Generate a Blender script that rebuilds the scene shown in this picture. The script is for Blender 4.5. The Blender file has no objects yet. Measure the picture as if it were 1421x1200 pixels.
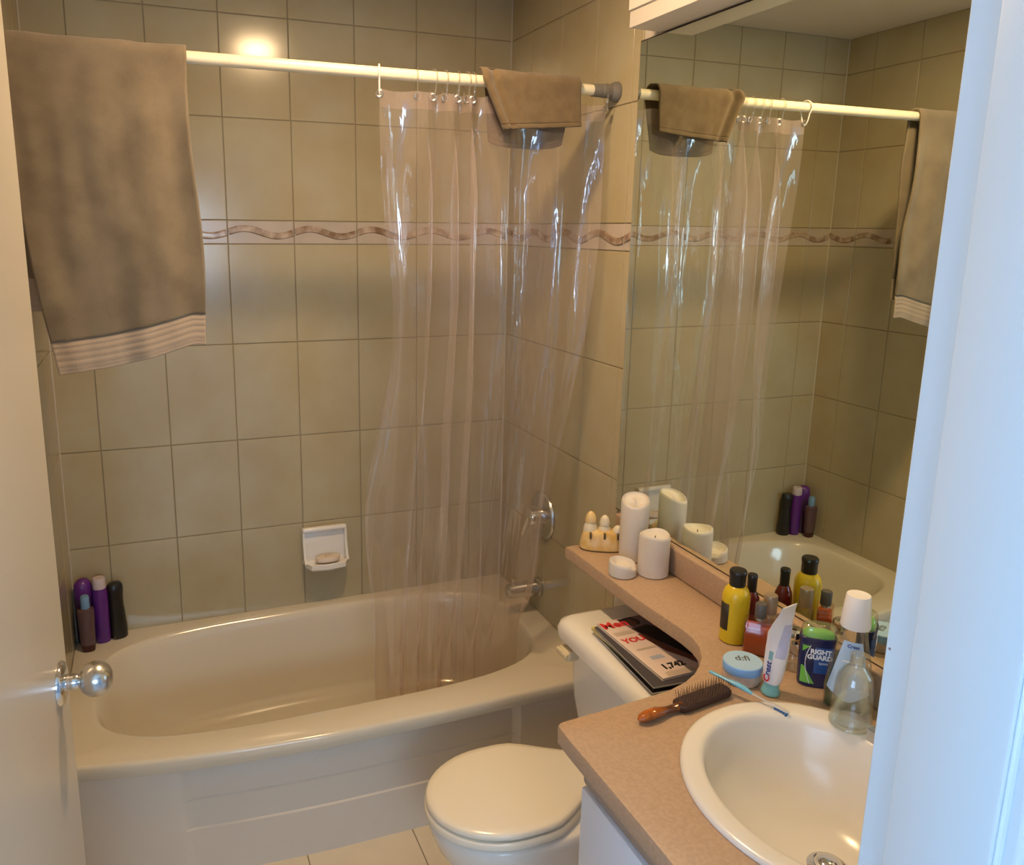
import bpy, bmesh, math, random
from mathutils import Vector, Matrix, noise
random.seed(7)
PI = math.pi
S = bpy.context.scene
COL = S.collection

# ---------------------------------------------------------------- materials
def srgb(r, g, b):
    f = lambda c: (c / 255 / 12.92) if c / 255 <= .04045 else ((c / 255 + .055) / 1.055) ** 2.4
    return (f(r), f(g), f(b))

def mat(name, col, rough=.5, metal=0., mottle=None, bump=None, spec=.5, coat=0., emit=None, trans=0., ior=1.5, sheen=0., sss=0.):
    """Procedural Principled material; mottle=(scale, amount[, second colour]), bump=(scale, strength[, distance])."""
    m = bpy.data.materials.new(name); m.use_nodes = True
    nt = m.node_tree; b = nt.nodes['Principled BSDF']
    b.inputs['Base Color'].default_value = (*col, 1)
    b.inputs['Roughness'].default_value = rough
    b.inputs['Metallic'].default_value = metal
    b.inputs['Specular IOR Level'].default_value = spec
    b.inputs['Coat Weight'].default_value = coat
    b.inputs['Coat Roughness'].default_value = .05
    b.inputs['IOR'].default_value = ior
    b.inputs['Transmission Weight'].default_value = trans
    if sheen: b.inputs['Sheen Weight'].default_value = sheen
    if sss:
        b.inputs['Subsurface Weight'].default_value = sss
        b.inputs['Subsurface Radius'].default_value = (.02, .012, .008)
    if emit:
        b.inputs['Emission Color'].default_value = (*emit[0], 1); b.inputs['Emission Strength'].default_value = emit[1]
    tc = None
    if mottle or bump:
        tc = nt.nodes.new('ShaderNodeTexCoord')
    if mottle:
        n = nt.nodes.new('ShaderNodeTexNoise'); n.inputs['Scale'].default_value = mottle[0]; n.inputs['Detail'].default_value = 4
        nt.links.new(tc.outputs['Object'], n.inputs['Vector'])
        mx = nt.nodes.new('ShaderNodeMix'); mx.data_type = 'RGBA'
        c2 = mottle[2] if len(mottle) > 2 else tuple(c * (1 - mottle[1]) for c in col)
        mx.inputs[6].default_value = (*col, 1); mx.inputs[7].default_value = (*c2, 1)
        rp = nt.nodes.new('ShaderNodeValToRGB'); rp.color_ramp.elements[0].position = .35; rp.color_ramp.elements[1].position = .65
        nt.links.new(n.outputs['Fac'], rp.inputs['Fac']); nt.links.new(rp.outputs['Color'], mx.inputs[0])
        nt.links.new(mx.outputs[2], b.inputs['Base Color'])
    if bump:
        n = nt.nodes.new('ShaderNodeTexNoise'); n.inputs['Scale'].default_value = bump[0]; n.inputs['Detail'].default_value = 5
        nt.links.new(tc.outputs['Object'], n.inputs['Vector'])
        bp = nt.nodes.new('ShaderNodeBump'); bp.inputs['Strength'].default_value = bump[1]
        bp.inputs['Distance'].default_value = bump[2] if len(bump) > 2 else .002
        nt.links.new(n.outputs['Fac'], bp.inputs['Height']); nt.links.new(bp.outputs['Normal'], b.inputs['Normal'])
    return m

def clear_mat(name, tint, gloss=1.0, rough=.04, haze=0., haze_col=(.8, .8, .8), edge=None, bump=None, fmax=.3, stain=False):
    """Thin clear sheet (film, thin bottle wall): transparent + Fresnel gloss + a little haze."""
    m = bpy.data.materials.new(name); m.use_nodes = True
    nt = m.node_tree; nt.nodes.clear(); N = nt.nodes.new; L = nt.links.new
    out = N('ShaderNodeOutputMaterial')
    tr = N('ShaderNodeBsdfTransparent'); tr.inputs[0].default_value = (*tint, 1)
    gl = N('ShaderNodeBsdfGlossy'); gl.inputs['Roughness'].default_value = rough
    gl.inputs[0].default_value = (1, 1, 1, 1)
    fr = N('ShaderNodeFresnel'); fr.inputs[0].default_value = 1.5
    mu = N('ShaderNodeMath'); mu.operation = 'MULTIPLY'; mu.use_clamp = True; mu.inputs[1].default_value = gloss
    L(fr.outputs[0], mu.inputs[0])
    mn = N('ShaderNodeMath'); mn.operation = 'MINIMUM'; mn.inputs[1].default_value = fmax; L(mu.outputs[0], mn.inputs[0]); mu = mn
    base = tr.outputs[0]
    if edge is not None:
        lw = N('ShaderNodeLayerWeight'); lw.inputs[0].default_value = .35
        mc = N('ShaderNodeMix'); mc.data_type = 'RGBA'
        mc.inputs[6].default_value = (*tint, 1); mc.inputs[7].default_value = (*edge, 1)
        L(lw.outputs['Facing'], mc.inputs[0]); L(mc.outputs[2], tr.inputs[0])
    if haze:
        df = N('ShaderNodeBsdfDiffuse'); df.inputs[0].default_value = (*haze_col, 1)
        tl = N('ShaderNodeBsdfTranslucent'); tl.inputs[0].default_value = (*haze_col, 1)
        h = N('ShaderNodeMixShader'); h.inputs[0].default_value = .5
        L(df.outputs[0], h.inputs[1]); L(tl.outputs[0], h.inputs[2])
        h2 = N('ShaderNodeMixShader'); h2.inputs[0].default_value = haze
        L(tr.outputs[0], h2.inputs[1]); L(h.outputs[0], h2.inputs[2]); base = h2.outputs[0]
    if stain:      # brownish soap film towards the foot of the sheet, broken up by noise
        tc2 = N('ShaderNodeTexCoord'); sp = N('ShaderNodeSeparateXYZ'); L(tc2.outputs['Object'], sp.inputs[0])
        nz = N('ShaderNodeTexNoise'); nz.inputs['Scale'].default_value = 9; L(tc2.outputs['Object'], nz.inputs['Vector'])
        ad = N('ShaderNodeMath'); ad.operation = 'MULTIPLY_ADD'; ad.inputs[1].default_value = .35; L(nz.outputs['Fac'], ad.inputs[0]); L(sp.outputs['Z'], ad.inputs[2])
        mr_ = N('ShaderNodeMapRange'); mr_.inputs[1].default_value = .95; mr_.inputs[2].default_value = .45; L(ad.outputs[0], mr_.inputs[0])
        mc2 = N('ShaderNodeMix'); mc2.data_type = 'RGBA'; mc2.inputs[6].default_value = (*tint, 1); mc2.inputs[7].default_value = (.84, .75, .66, 1)
        L(mr_.outputs[0], mc2.inputs[0]); L(mc2.outputs[2], tr.inputs[0])
    mx = N('ShaderNodeMixShader'); L(mu.outputs[0], mx.inputs[0]); L(base, mx.inputs[1]); L(gl.outputs[0], mx.inputs[2])
    if bump:
        tc = N('ShaderNodeTexCoord'); mp = N('ShaderNodeMapping'); mp.inputs['Scale'].default_value = bump[2]
        n = N('ShaderNodeTexNoise'); n.inputs['Scale'].default_value = bump[0]; n.inputs['Detail'].default_value = 3
        L(tc.outputs['Object'], mp.inputs[0]); L(mp.outputs[0], n.inputs['Vector'])
        bp = N('ShaderNodeBump'); bp.inputs['Strength'].default_value = bump[1]; bp.inputs['Distance'].default_value = .004
        L(n.outputs['Fac'], bp.inputs['Height']); L(bp.outputs[0], gl.inputs['Normal']); L(bp.outputs[0], fr.inputs['Normal'])
    L(mx.outputs[0], out.inputs[0])
    return m

M = {}
M['tile'] = mat('cream glazed tile', (.45, .40, .272), .16, mottle=(5, .0, (.42, .352, .215)), bump=(9, .03, .003))
M['tile_warm'] = mat('bullnose tile', (.58, .48, .36), .2, mottle=(6, .08))
M['grout'] = mat('sandy grout', (.31, .26, .17), .9, bump=(200, .2))
M['caulk'] = mat('white caulk', (.52, .48, .40), .5)
M['listello'] = mat('pink beige border tile', (.50, .43, .36), .18, mottle=(9, .12))
M['rope'] = mat('marbled brown rope relief', (.52, .42, .34), .12, mottle=(26, 0, (.20, .12, .07)))
M['wall'] = mat('off white wall paint', (.62, .58, .52), .6, bump=(180, .12))
M['ceil'] = mat('ceiling paint', (.76, .71, .62), .8, bump=(150, .2))
M['valance'] = mat('white painted bulkhead', (.72, .68, .64), .45, bump=(60, .05))
M['frame'] = mat('white gloss door frame paint', (.69, .77, .82), .35, bump=(45, .06))
nt_ = M['frame'].node_tree                     # a few small dark nicks in the paint
vo = nt_.nodes.new('ShaderNodeTexVoronoi'); vo.inputs['Scale'].default_value = 11
tc_ = nt_.nodes.new('ShaderNodeTexCoord'); nt_.links.new(tc_.outputs['Object'], vo.inputs['Vector'])
lt = nt_.nodes.new('ShaderNodeMath'); lt.operation = 'LESS_THAN'; lt.inputs[1].default_value = .026; nt_.links.new(vo.outputs['Distance'], lt.inputs[0])
mx_ = nt_.nodes.new('ShaderNodeMix'); mx_.data_type = 'RGBA'; mx_.inputs[6].default_value = (.69, .77, .82, 1); mx_.inputs[7].default_value = (.22, .17, .15, 1)
nt_.links.new(lt.outputs[0], mx_.inputs[0]); nt_.links.new(mx_.outputs[2], nt_.nodes['Principled BSDF'].inputs['Base Color'])
M['door'] = mat('white gloss door paint', (.57, .54, .49), .3, bump=(40, .06))
M['floor'] = mat('cream floor tile', (.70, .62, .48), .3, mottle=(7, .08))
M['tub'] = mat('almond white enamel', (.665, .605, .485), .14, bump=(12, .03), coat=.3)
M['apron'] = mat('white apron enamel', (.69, .63, .545), .3)
M['china'] = mat('white vitreous china', (.80, .77, .72), .12, coat=.3)
M['seat'] = mat('glossy white seat plastic', (.82, .76, .64), .22)
M['sink'] = mat('cream sink porcelain', (.74, .71, .66), .2, mottle=(3, .03))
M['almond'] = mat('almond plastic', (.70, .60, .40), .4)
M['counter'] = mat('pink beige speckled laminate', (.46, .315, .21), .42, mottle=(160, .13), bump=(300, .05))
M['lam_white'] = mat('white laminate', (.80, .81, .86), .35)
M['taupe_rail'] = mat('taupe rail', (.34, .26, .21), .5)
M['dark_gap'] = mat('dark seam', (.05, .035, .03), .8)
M['mirror'] = mat('silvered glass', (.875, .925, .80), .0, 1.)
M['chrome'] = mat('chrome', (.75, .75, .76), .08, 1.)
M['satin'] = mat('satin chrome', (.62, .62, .62), .24, 1., bump=(90, .03))
M['greyrubber'] = mat('grey rubber', (.17, .16, .15), .5)
M['rod'] = mat('cream enamelled rod', (.80, .73, .55), .25)
M['film'] = clear_mat('clear vinyl film', (.994, .988, .986), 2.3, .05, .115, (.97, .81, .83), bump=(34, .7, (1, 1, .22)), fmax=.2, stain=True)
M['hem'] = clear_mat('doubled pinkish vinyl hem', (.95, .92, .915), 2., .06, .16, (.9, .74, .74), fmax=.2)
M['clearplastic'] = clear_mat('clear plastic', (.97, .96, .94), 1.6, .06, .10, (.85, .82, .75), edge=(.78, .75, .7))
M['ring_white'] = mat('milky white ring', (.8, .78, .72), .35)
M['towel'] = mat('taupe terry', (.215, .170, .112), .95, mottle=(11, 0, (.155, .12, .078)), bump=(700, .5, .003), sheen=.25)
M['towel_band'] = mat('towel woven band', (.37, .29, .215), .8, bump=(200, .2))
M['cloth'] = mat('brown terry', (.155, .107, .055), .95, mottle=(40, 0, (.125, .084, .042)), bump=(700, .6, .003), sheen=.2)
M['wax'] = mat('ivory wax', (.68, .63, .58), .45, sss=.35, bump=(25, .06))
M['wick'] = mat('burnt wick', (.05, .035, .025), .9)
M['ochre'] = mat('ochre glaze', (.60, .36, .08), .3, mottle=(45, 0, (.70, .52, .26)), bump=(80, .3))
M['cream_glaze'] = mat('cream glaze', (.76, .68, .52), .3, mottle=(70, .15), bump=(80, .2))
M['slot'] = mat('dark window slot', (.12, .08, .03), .7)
M['yellow'] = mat('yellow plastic', (.66, .46, .015), .25)
M['black'] = mat('black plastic', (.012, .012, .013), .28)
M['label_black'] = mat('black label', (.03, .024, .018), .45)
M['darkred'] = mat('dark red liquid', (.14, .008, .008), .12, coat=.5)
M['amber'] = mat('amber liquid', (.40, .062, .010), .1, coat=.4)
M['glass'] = clear_mat('clear glass wall', (.99, .993, .987), 1.3, .02, .015, edge=(.84, .88, .83))
M['glass_warm'] = clear_mat('warm glass wall', (.985, .97, .95), 1.2, .02, .0, edge=(.85, .72, .62))
M['taupe_cap'] = mat('bronze cap', (.36, .28, .20), .35, .4)
M['grey_cap'] = mat('grey cap', (.10, .09, .085), .35)
M['lid_blue'] = mat('pale blue lid', (.36, .55, .80), .35)
M['blue_band'] = mat('blue lid rim', (.22, .44, .80), .3)
M['jar'] = mat('frosted pink jar', (.62, .52, .48), .22, mottle=(60, .2))
M['tube_white'] = mat('white tube', (.76, .74, .78), .3, bump=(30, .1))
M['tube_lilac'] = mat('lilac print', (.50, .50, .68), .3)
M['teal'] = mat('teal cap', (.20, .50, .53), .3)
M['teal_dark'] = mat('teal roundel', (.20, .40, .47), .4)
M['navy'] = mat('navy plastic', (.018, .022, .085), .25)
M['navy_blue'] = mat('blue print', (.03, .09, .28), .3)
M['green'] = mat('green gel', (.18, .52, .07), .35)
M['white_ink'] = mat('white ink', (.85, .85, .86), .5)
M['red_ink'] = mat('red ink', (.62, .03, .03), .5)
M['black_ink'] = mat('black ink', (.02, .02, .02), .5)
M['blue_ink'] = mat('blue ink', (.03, .06, .30), .5)
M['mw_label'] = mat('pale blue label', (.42, .58, .80), .4, mottle=(30, .12))
M['mw_grey'] = mat('greyish back label', (.55, .57, .62), .4)
M['mw_liquid'] = clear_mat('green mouthwash', (.50, .68, .52), 1., .05, .05, (.2, .3, .2), edge=(.20, .34, .22))
M['mw_clear'] = clear_mat('clear mouthwash plastic', (.98, .983, .98), 1.3, .03, .03, edge=(.80, .83, .82))
M['white_cap'] = mat('ribbed white cap', (.82, .79, .78), .4)
M['tortoise'] = mat('tortoiseshell', (.58, .15, .012), .1, mottle=(22, 0, (.09, .020, .006)), coat=.6)
M['cushion'] = mat('dark brush pad', (.045, .018, .014), .5)
M['bristle'] = mat('brown bristles', (.16, .10, .07), .5)
M['tb_blue'] = mat('pale blue brush handle', (.16, .46, .66), .25)
M['tb_grey'] = mat('clear grey brush neck', (.50, .50, .50), .2)
M['tb_dark'] = mat('blue bristles', (.06, .18, .38), .6)
M['purple'] = mat('purple plastic', (.11, .02, .22), .3)
M['purple_dark'] = mat('dark purple plastic', (.055, .018, .10), .3)
M['mauve'] = mat('mauve liquid bottle', (.10, .055, .065), .2, coat=.3)
M['mauve_base'] = mat('deep red base', (.05, .008, .01), .25)
M['cap_blue'] = mat('light blue cap', (.16, .30, .50), .35)
M['cap_pale'] = mat('pale grey cap', (.55, .47, .50), .4)
M['paper'] = mat('page edges', (.70, .64, .56), .8, bump=(500, .3))
M['mag_pink'] = mat('pale pink cover', (.74, .60, .54), .25)
M['mag_grey'] = mat('dark grey cover', (.07, .065, .075), .25)
M['mag_yellow'] = mat('yellow cover', (.62, .50, .08), .3)
M['mag_white'] = mat('white cover', (.72, .70, .68), .3)
M['mag_brown'] = mat('brown print', (.16, .06, .04), .3)
M['mag_black'] = mat('black print', (.014, .012, .014), .3)
M['mag_purple'] = mat('mauve print', (.22, .14, .16), .3)
M['mag_red'] = mat('red print', (.50, .10, .08), .3)
M['mag_tan'] = mat('tan print', (.52, .42, .34), .3)
M['mag_blue'] = mat('pale blue print', (.42, .46, .56), .3)
M['soap'] = mat('pale soap', (.74, .62, .50), .45)
M['lamp'] = mat('warm lamp', (.9, .8, .6), .5, emit=((1., .68, .37), 350))
M['lampring'] = mat('white lamp ring', (.8, .78, .74), .4)
M['daylight'] = mat('daylit window pane', (.6, .7, .8), .5, emit=((.45, .67, 1.), 6.2))
M['daylight_rear'] = mat('bright daylit rear window pane', (.6, .7, .8), .5, emit=((.58, .78, 1.), 13))
M['hallwall'] = mat('pale blue grey hall paint', (.60, .66, .74), .7)
M['hallfloor'] = mat('pale hall floor', (.55, .54, .52), .6)
M['mildew'] = mat('dark caulk stain', (.08, .05, .03), .8)

# ---------------------------------------------------------------- mesh helpers
def link(name, bm, m=None, parent=None, smooth=True, angle=40):
    me = bpy.data.meshes.new(name)
    bmesh.ops.recalc_face_normals(bm, faces=bm.faces)
    bm.to_mesh(me); bm.free()
    ms = m if isinstance(m, (list, tuple)) else [m]
    for x in ms:
        if x: me.materials.append(x)
    if smooth:
        me.polygons.foreach_set('use_smooth', [True] * len(me.polygons))
        me.set_sharp_from_angle(angle=math.radians(angle))
    o = bpy.data.objects.new(name, me); COL.objects.link(o)
    if parent: o.parent = parent
    return o

def tag(o, label, cat, group=None):
    o['label'] = label; o['category'] = cat
    if group: o['group'] = group
    return o

def thing(name, label, cat, loc=(0, 0, 0), rz=0, group=None):
    o = bpy.data.objects.new(name, None); COL.objects.link(o)
    o.location = loc; o.rotation_euler = (0, 0, rz); o.empty_display_size = .05
    return tag(o, label, cat, group)

def struct(o):
    o['kind'] = 'structure'; return o

def BM(): return bmesh.new()

def box(bm, x0, x1, y0, y1, z0, z1, bev=0, seg=2, mi=0):
    vs = [bm.verts.new((x, y, z)) for x in (x0, x1) for y in (y0, y1) for z in (z0, z1)]
    fs = [(0, 1, 3, 2), (4, 6, 7, 5), (0, 4, 5, 1), (2, 3, 7, 6), (0, 2, 6, 4), (1, 5, 7, 3)]
    F = [bm.faces.new([vs[i] for i in f]) for f in fs]
    for f in F: f.material_index = mi
    if bev:
        es = list({e for f in F for e in f.edges})
        r = bmesh.ops.bevel(bm, geom=es, offset=bev, segments=seg, affect='EDGES', profile=.5)
        for f in r['faces']: f.material_index = mi
    return bm

def rings_loft(bm, rings, cap0=True, cap1=True, closed=True, mi=0):
    """rings: list of lists of 3-D points, all the same length."""
    V = [[bm.verts.new(p) for p in r] for r in rings]
    n = len(V[0])
    for a, b in zip(V, V[1:]):
        for i in range(n if closed else n - 1):
            j = (i + 1) % n
            f = bm.faces.new((a[i], a[j], b[j], b[i])); f.material_index = mi
    if cap0: bm.faces.new(V[0][::-1]).material_index = mi
    if cap1: bm.faces.new(V[-1]).material_index = mi
    return V

def ell(cx, cy, z, rx, ry, n=32, e=2., rot=0):
    out = []
    for i in range(n):
        a = 2 * PI * i / n; c, s = math.cos(a), math.sin(a)
        x = rx * math.copysign(abs(c) ** (2 / e), c); y = ry * math.copysign(abs(s) ** (2 / e), s)
        out.append((cx + x * math.cos(rot) - y * math.sin(rot), cy + x * math.sin(rot) + y * math.cos(rot), z))
    return out

def lathe(bm, prof, n=32, cx=0, cy=0, cap0=True, cap1=True, mod=None, mi=0, sy=1.):
    rings = []
    for k, (r, z) in enumerate(prof):
        ring = ell(cx, cy, z, max(r, 1e-4), max(r * sy, 1e-4), n)
        if mod: ring = [(x, y, zz + mod(2 * PI * i / n, k)) for i, (x, y, zz) in enumerate(ring)]
        rings.append(ring)
    return rings_loft(bm, rings, cap0, cap1, mi=mi)

def tube(bm, pts, r, n=12, caps=True, flat=None):
    pts = [Vector(p) for p in pts]; rings = []
    up = Vector((0, 0, 1))
    for i, p in enumerate(pts):
        d = (pts[min(i + 1, len(pts) - 1)] - pts[max(i - 1, 0)]).normalized()
        a = d.cross(up)
        if a.length < 1e-3: a = d.cross(Vector((1, 0, 0)))
        a.normalize(); b = a.cross(d).normalized()
        rr = r[i] if isinstance(r, (list, tuple)) else r
        f = 1 if flat is None else (flat[i] if isinstance(flat, (list, tuple)) else flat)
        rings.append([tuple(p + a * rr * math.cos(2 * PI * k / n) + b * rr * f * math.sin(2 * PI * k / n)) for k in range(n)])
    return rings_loft(bm, rings, caps, caps)

def torus(bm, c, axis, R, r, n=24, k=8, sx=1.):
    axis = Vector(axis).normalized(); a = axis.orthogonal().normalized(); b = axis.cross(a)
    if abs(axis.x) > .9: a, b = Vector((0, 1, 0)), Vector((0, 0, 1))
    c = Vector(c); rings = []
    for i in range(n):
        t = 2 * PI * i / n; d = a * math.cos(t) + b * math.sin(t) * sx
        cc = c + d * R; dn = d.normalized()
        rings.append([tuple(cc + dn * r * math.cos(2 * PI * j / k) + axis * r * math.sin(2 * PI * j / k)) for j in range(k)])
    rings.append(rings[0])
    rings_loft(bm, rings, False, False)
    bmesh.ops.remove_doubles(bm, verts=bm.verts, dist=1e-6)

def sheet(bm, f, nu, nv, u0=0., u1=1., v0=0., v1=1., mi=0):
    V = [[bm.verts.new(f(u0 + (u1 - u0) * i / nu, v0 + (v1 - v0) * j / nv)) for i in range(nu + 1)] for j in range(nv + 1)]
    for j in range(nv):
        for i in range(nu):
            bm.faces.new((V[j][i], V[j][i + 1], V[j + 1][i + 1], V[j + 1][i])).material_index = mi

def solid(o, t, off=0):
    md = o.modifiers.new('thickness', 'SOLIDIFY'); md.thickness = t; md.offset = off; return o

def text(name, s, size, m, parent, mw, extrude=.0002, align='CENTER', shear=0, bold=0., squeeze=1.):
    cu = bpy.data.curves.new('t', 'FONT'); cu.body = s; cu.size = size; cu.extrude = extrude
    cu.align_x = align; cu.align_y = 'CENTER'; cu.shear = shear; cu.offset = bold; cu.resolution_u = 3
    to = bpy.data.objects.new('t', cu); COL.objects.link(to)
    dg = bpy.context.evaluated_depsgraph_get()
    me = bpy.data.meshes.new_from_object(to.evaluated_get(dg))
    bpy.data.objects.remove(to)
    me.transform(Matrix.Diagonal((squeeze, 1, 1, 1))); me.transform(mw)
    me.materials.clear(); me.materials.append(m); me.name = name
    o = bpy.data.objects.new(name, me); COL.objects.link(o); o.parent = parent
    return o

def lerp(a, b, t): return a + (b - a) * t
def sm(a, b, x):
    t = min(1, max(0, (x - a) / (b - a))); return t * t * (3 - 2 * t)
def interp(tab, x):
    for (a, va), (b, vb) in zip(tab, tab[1:]):
        if x <= b: return lerp(va, vb, max(0, min(1, (x - a) / (b - a))))
    return tab[-1][1]

# ---------------------------------------------------------------- dimensions
W = 1.49; CEIL = 2.44; RIM = .386; CZ = .852; YF = -2.15; YH = -2.27; HY = -4.6
ROWS = [RIM - .02, .685, .998, 1.316, 1.632, 1.705, 2.010, 2.305, CEIL]      # joints of the wall tiling
TW = .206; OFF = .135

# ---------------------------------------------------------------- the room
def tiled(name, o, ud, nd, cols, zs, stop=None):
    """One tiled wall: grout bed, chamfered tiles, border course with its rope relief."""
    o, ud, nd = Vector(o), Vector(ud), Vector(nd); bm = BM(); up = Vector((0, 0, 1)); g = .0012
    rnd = random.Random(name)
    a, b = o + ud * cols[0], o + ud * cols[-1]
    q = [a + up * (zs[0] - .0), b + up * zs[0], b + up * zs[-1], a + up * zs[-1]]
    bk = [p - nd * .012 for p in q]
    vs = [bm.verts.new(p) for p in q] + [bm.verts.new(p) for p in bk]
    for f in ((0, 1, 2, 3), (7, 6, 5, 4), (0, 4, 5, 1), (1, 5, 6, 2), (2, 6, 7, 3), (3, 7, 4, 0)):
        bm.faces.new([vs[i] for i in f]).material_index = 1
    for z0, z1 in zip(zs, zs[1:]):
        border = z1 - z0 < .1
        for u0, u1 in zip(cols, cols[1:]):
            t1, t2 = rnd.uniform(-.00012, .00012), rnd.uniform(-.00022, .00022)
            d, c = .003, .0014
            lo = [(u0 + g, z0 + g), (u1 - g, z0 + g), (u1 - g, z1 - g), (u0 + g, z1 - g)]
            hi = [(u0 + g + c, z0 + g + c), (u1 - g - c, z0 + g + c), (u1 - g - c, z1 - g - c), (u0 + g + c, z1 - g - c)]
            A = [bm.verts.new(o + ud * u + up * z + nd * .0002) for u, z in lo]
            mid = [bm.verts.new(o + ud * u + up * z + nd * (d - .0009)) for u, z in [((x[0] * 2 + y[0]) / 3, (x[1] * 2 + y[1]) / 3) for x, y in zip(lo, hi)]]
            B = [bm.verts.new(o + ud * u + up * z + nd * (d + t1 * sx + t2 * sz)) for (u, z), sx, sz in zip(hi, (-1, 1, 1, -1), (-1, -1, 1, 1))]
            for P_, Q_ in ((A, mid), (mid, B)):
                for i in range(4):
                    bm.faces.new((P_[i], P_[(i + 1) % 4], Q_[(i + 1) % 4], Q_[i])).material_index = 2 if border else 0
            bm.faces.new(B).material_index = 2 if border else 0
            if border:
                zc = (z0 + z1) / 2; n = 24; R = []
                full = TW
                for i in range(n + 1):
                    u = u0 + .003 + (u1 - u0 - .006) * i / n
                    ph = 2 * PI * (u - cols[1]) / full
                    zz = zc + .0115 * math.sin(ph); sl = .0115 * math.cos(ph) * 2 * PI / full
                    nrm = Vector((-sl, 1)).normalized(); ring = []
                    for k in range(9):
                        th = PI * k / 8
                        w = .0105 * math.cos(th); h = .006 * math.sin(th)
                        if 2 < k < 6: h -= .0018
                        ring.append(o + ud * (u + nrm.x * w) + up * (zz + nrm.y * w) + nd * (d + h))
                    R.append(ring)
                rings_loft(bm, R, False, False, closed=False, mi=3)
    return struct(link(name, bm, [M['tile'], M['grout'], M['listello'], M['rope']], smooth=True, angle=25))

cols_back = [-W] + [-OFF - TW * k for k in range(6, -1, -1)] + [0.]
tiled('wall_back', (0, 0, 0), (1, 0, 0), (0, -1, 0), cols_back, ROWS)
cols_r = [0, .161, .367, .573, .760, .803]
wr = tiled('wall_right', (0, 0, 0), (0, -1, 0), (-1, 0, 0), cols_r, ROWS)
cols_l = [0, .135] + [.135 + TW * k for k in range(1, 5)]
tiled('wall_left', (-W, 0, 0), (0, -1, 0), (1, 0, 0), cols_l, ROWS)
bm = BM()
for x in (-W + .0042, -.0042):
    tube(bm, [(x, -.0042, RIM), (x, -.0042, CEIL)], .0024, 8)
struct(link('trim_3', bm, M['caulk']))
# painted walls (continuations of the tiled ones)
bm = BM(); box(bm, 0, .1, YF, -.803, 0, CEIL); box(bm, .013, .1, -.803, .01, 0, CEIL); struct(link('wall_right_painted', bm, M['wall'], smooth=False))
bm = BM(); box(bm, -W - .1, -W, YF, -.96, 0, CEIL); box(bm, -W - .1, -W - .013, -.96, .01, 0, CEIL); struct(link('wall_left_painted', bm, M['wall'], smooth=False))
bm = BM(); box(bm, -W - .1, .1, .013, .1, 0, CEIL); struct(link('wall_back_core', bm, M['wall'], smooth=False))
DX0, DX1 = -1.43, -.57
bm = BM(); box(bm, DX1 + .02, 1.0, YH, YF, 0, CEIL); box(bm, -2.7, DX0 - .02, YH, YF, 0, CEIL); box(bm, DX0 - .02, DX1 + .02, YH, YF, 2.07, CEIL)
struct(link('wall_front', bm, M['frame'], smooth=False))
bm = BM(); box(bm, -2.8, 1.1, HY - .1, .1, CEIL, CEIL + .1); struct(link('ceiling', bm, M['ceil'], smooth=False))
# floor: square tiles with shallow joints
bm = BM(); box(bm, -2.8, 1.1, HY - .1, .1, -.1, -.003, mi=1)
for i in range(6):
    for j in range(8):
        x0 = -W + i * .3; y0 = -.72 - j * .3
        if x0 < 0 and y0 > -2.3:
            box(bm, x0 + .0015, min(x0 + .3, 0) - .0015, max(y0 - .3, YH) + .0015, y0 - .0015, -.003, 0, .0012, 1)
box(bm, -2.7, 1., HY, YH - .001, -.003, 0, mi=2)
struct(link('floor', bm, [M['floor'], M['grout'], M['hallfloor']], smooth=False))
# hallway behind the camera with its rear window and an added side window for fill
bm = BM(); box(bm, -2.8, -2.7, HY, -4.3, 0, CEIL); box(bm, -2.8, -2.7, -2.65, YF, 0, CEIL); box(bm, -2.8, -2.7, -4.3, -2.65, 0, .85); box(bm, -2.8, -2.7, -4.3, -2.65, 2.1, CEIL)
struct(link('wall_hall_left', bm, M['hallwall'], smooth=False))
bm = BM()
for a in ((-4.3, -4.24, .85, 2.1), (-2.71, -2.65, .85, 2.1), (-4.24, -2.71, .85, .91), (-4.24, -2.71, 2.04, 2.1), (-3.5, -3.45, .91, 2.04)):
    box(bm, -2.77, -2.69, a[0], a[1], a[2], a[3], .004, 1)
win = struct(link('window_2', bm, M['frame'], smooth=False))  # unseen window added in the left hall wall to brighten the door frame
bm = BM(); box(bm, -2.76, -2.75, -4.25, -2.70, .90, 2.05); link('window_pane', bm, M['daylight'], win, smooth=False)
bm = BM(); box(bm, 1.0, 1.1, HY, YF, 0, CEIL); struct(link('wall_hall_right', bm, M['hallwall'], smooth=False))
wx0, wx1, wz0, wz1 = -1.70, -.62, 1.15, 1.95
bm = BM(); box(bm, -2.8, wx0, HY - .1, HY, 0, CEIL); box(bm, wx1, 1.1, HY - .1, HY, 0, CEIL); box(bm, wx0, wx1, HY - .1, HY, 0, wz0); box(bm, wx0, wx1, HY - .1, HY, wz1, CEIL)
struct(link('wall_hall_rear', bm, M['hallwall'], smooth=False))
bm = BM()
for a in ((wx0, wx0 + .05, wz0, wz1), (wx1 - .05, wx1, wz0, wz1), (wx0 + .05, wx1 - .05, wz0, wz0 + .05), (wx0 + .05, wx1 - .05, wz1 - .05, wz1), ((wx0 + wx1) / 2 - .02, (wx0 + wx1) / 2 + .02, wz0 + .05, wz1 - .05)):
    box(bm, a[0], a[1], HY - .06, HY + .015, a[2], a[3], .004, 1)
win = struct(link('window_1', bm, M['frame'], smooth=False))
bm = BM(); box(bm, wx0 + .04, wx1 - .04, HY - .05, HY - .04, wz0 + .04, wz1 - .04); link('window_pane', bm, M['daylight_rear'], win, smooth=False)
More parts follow.
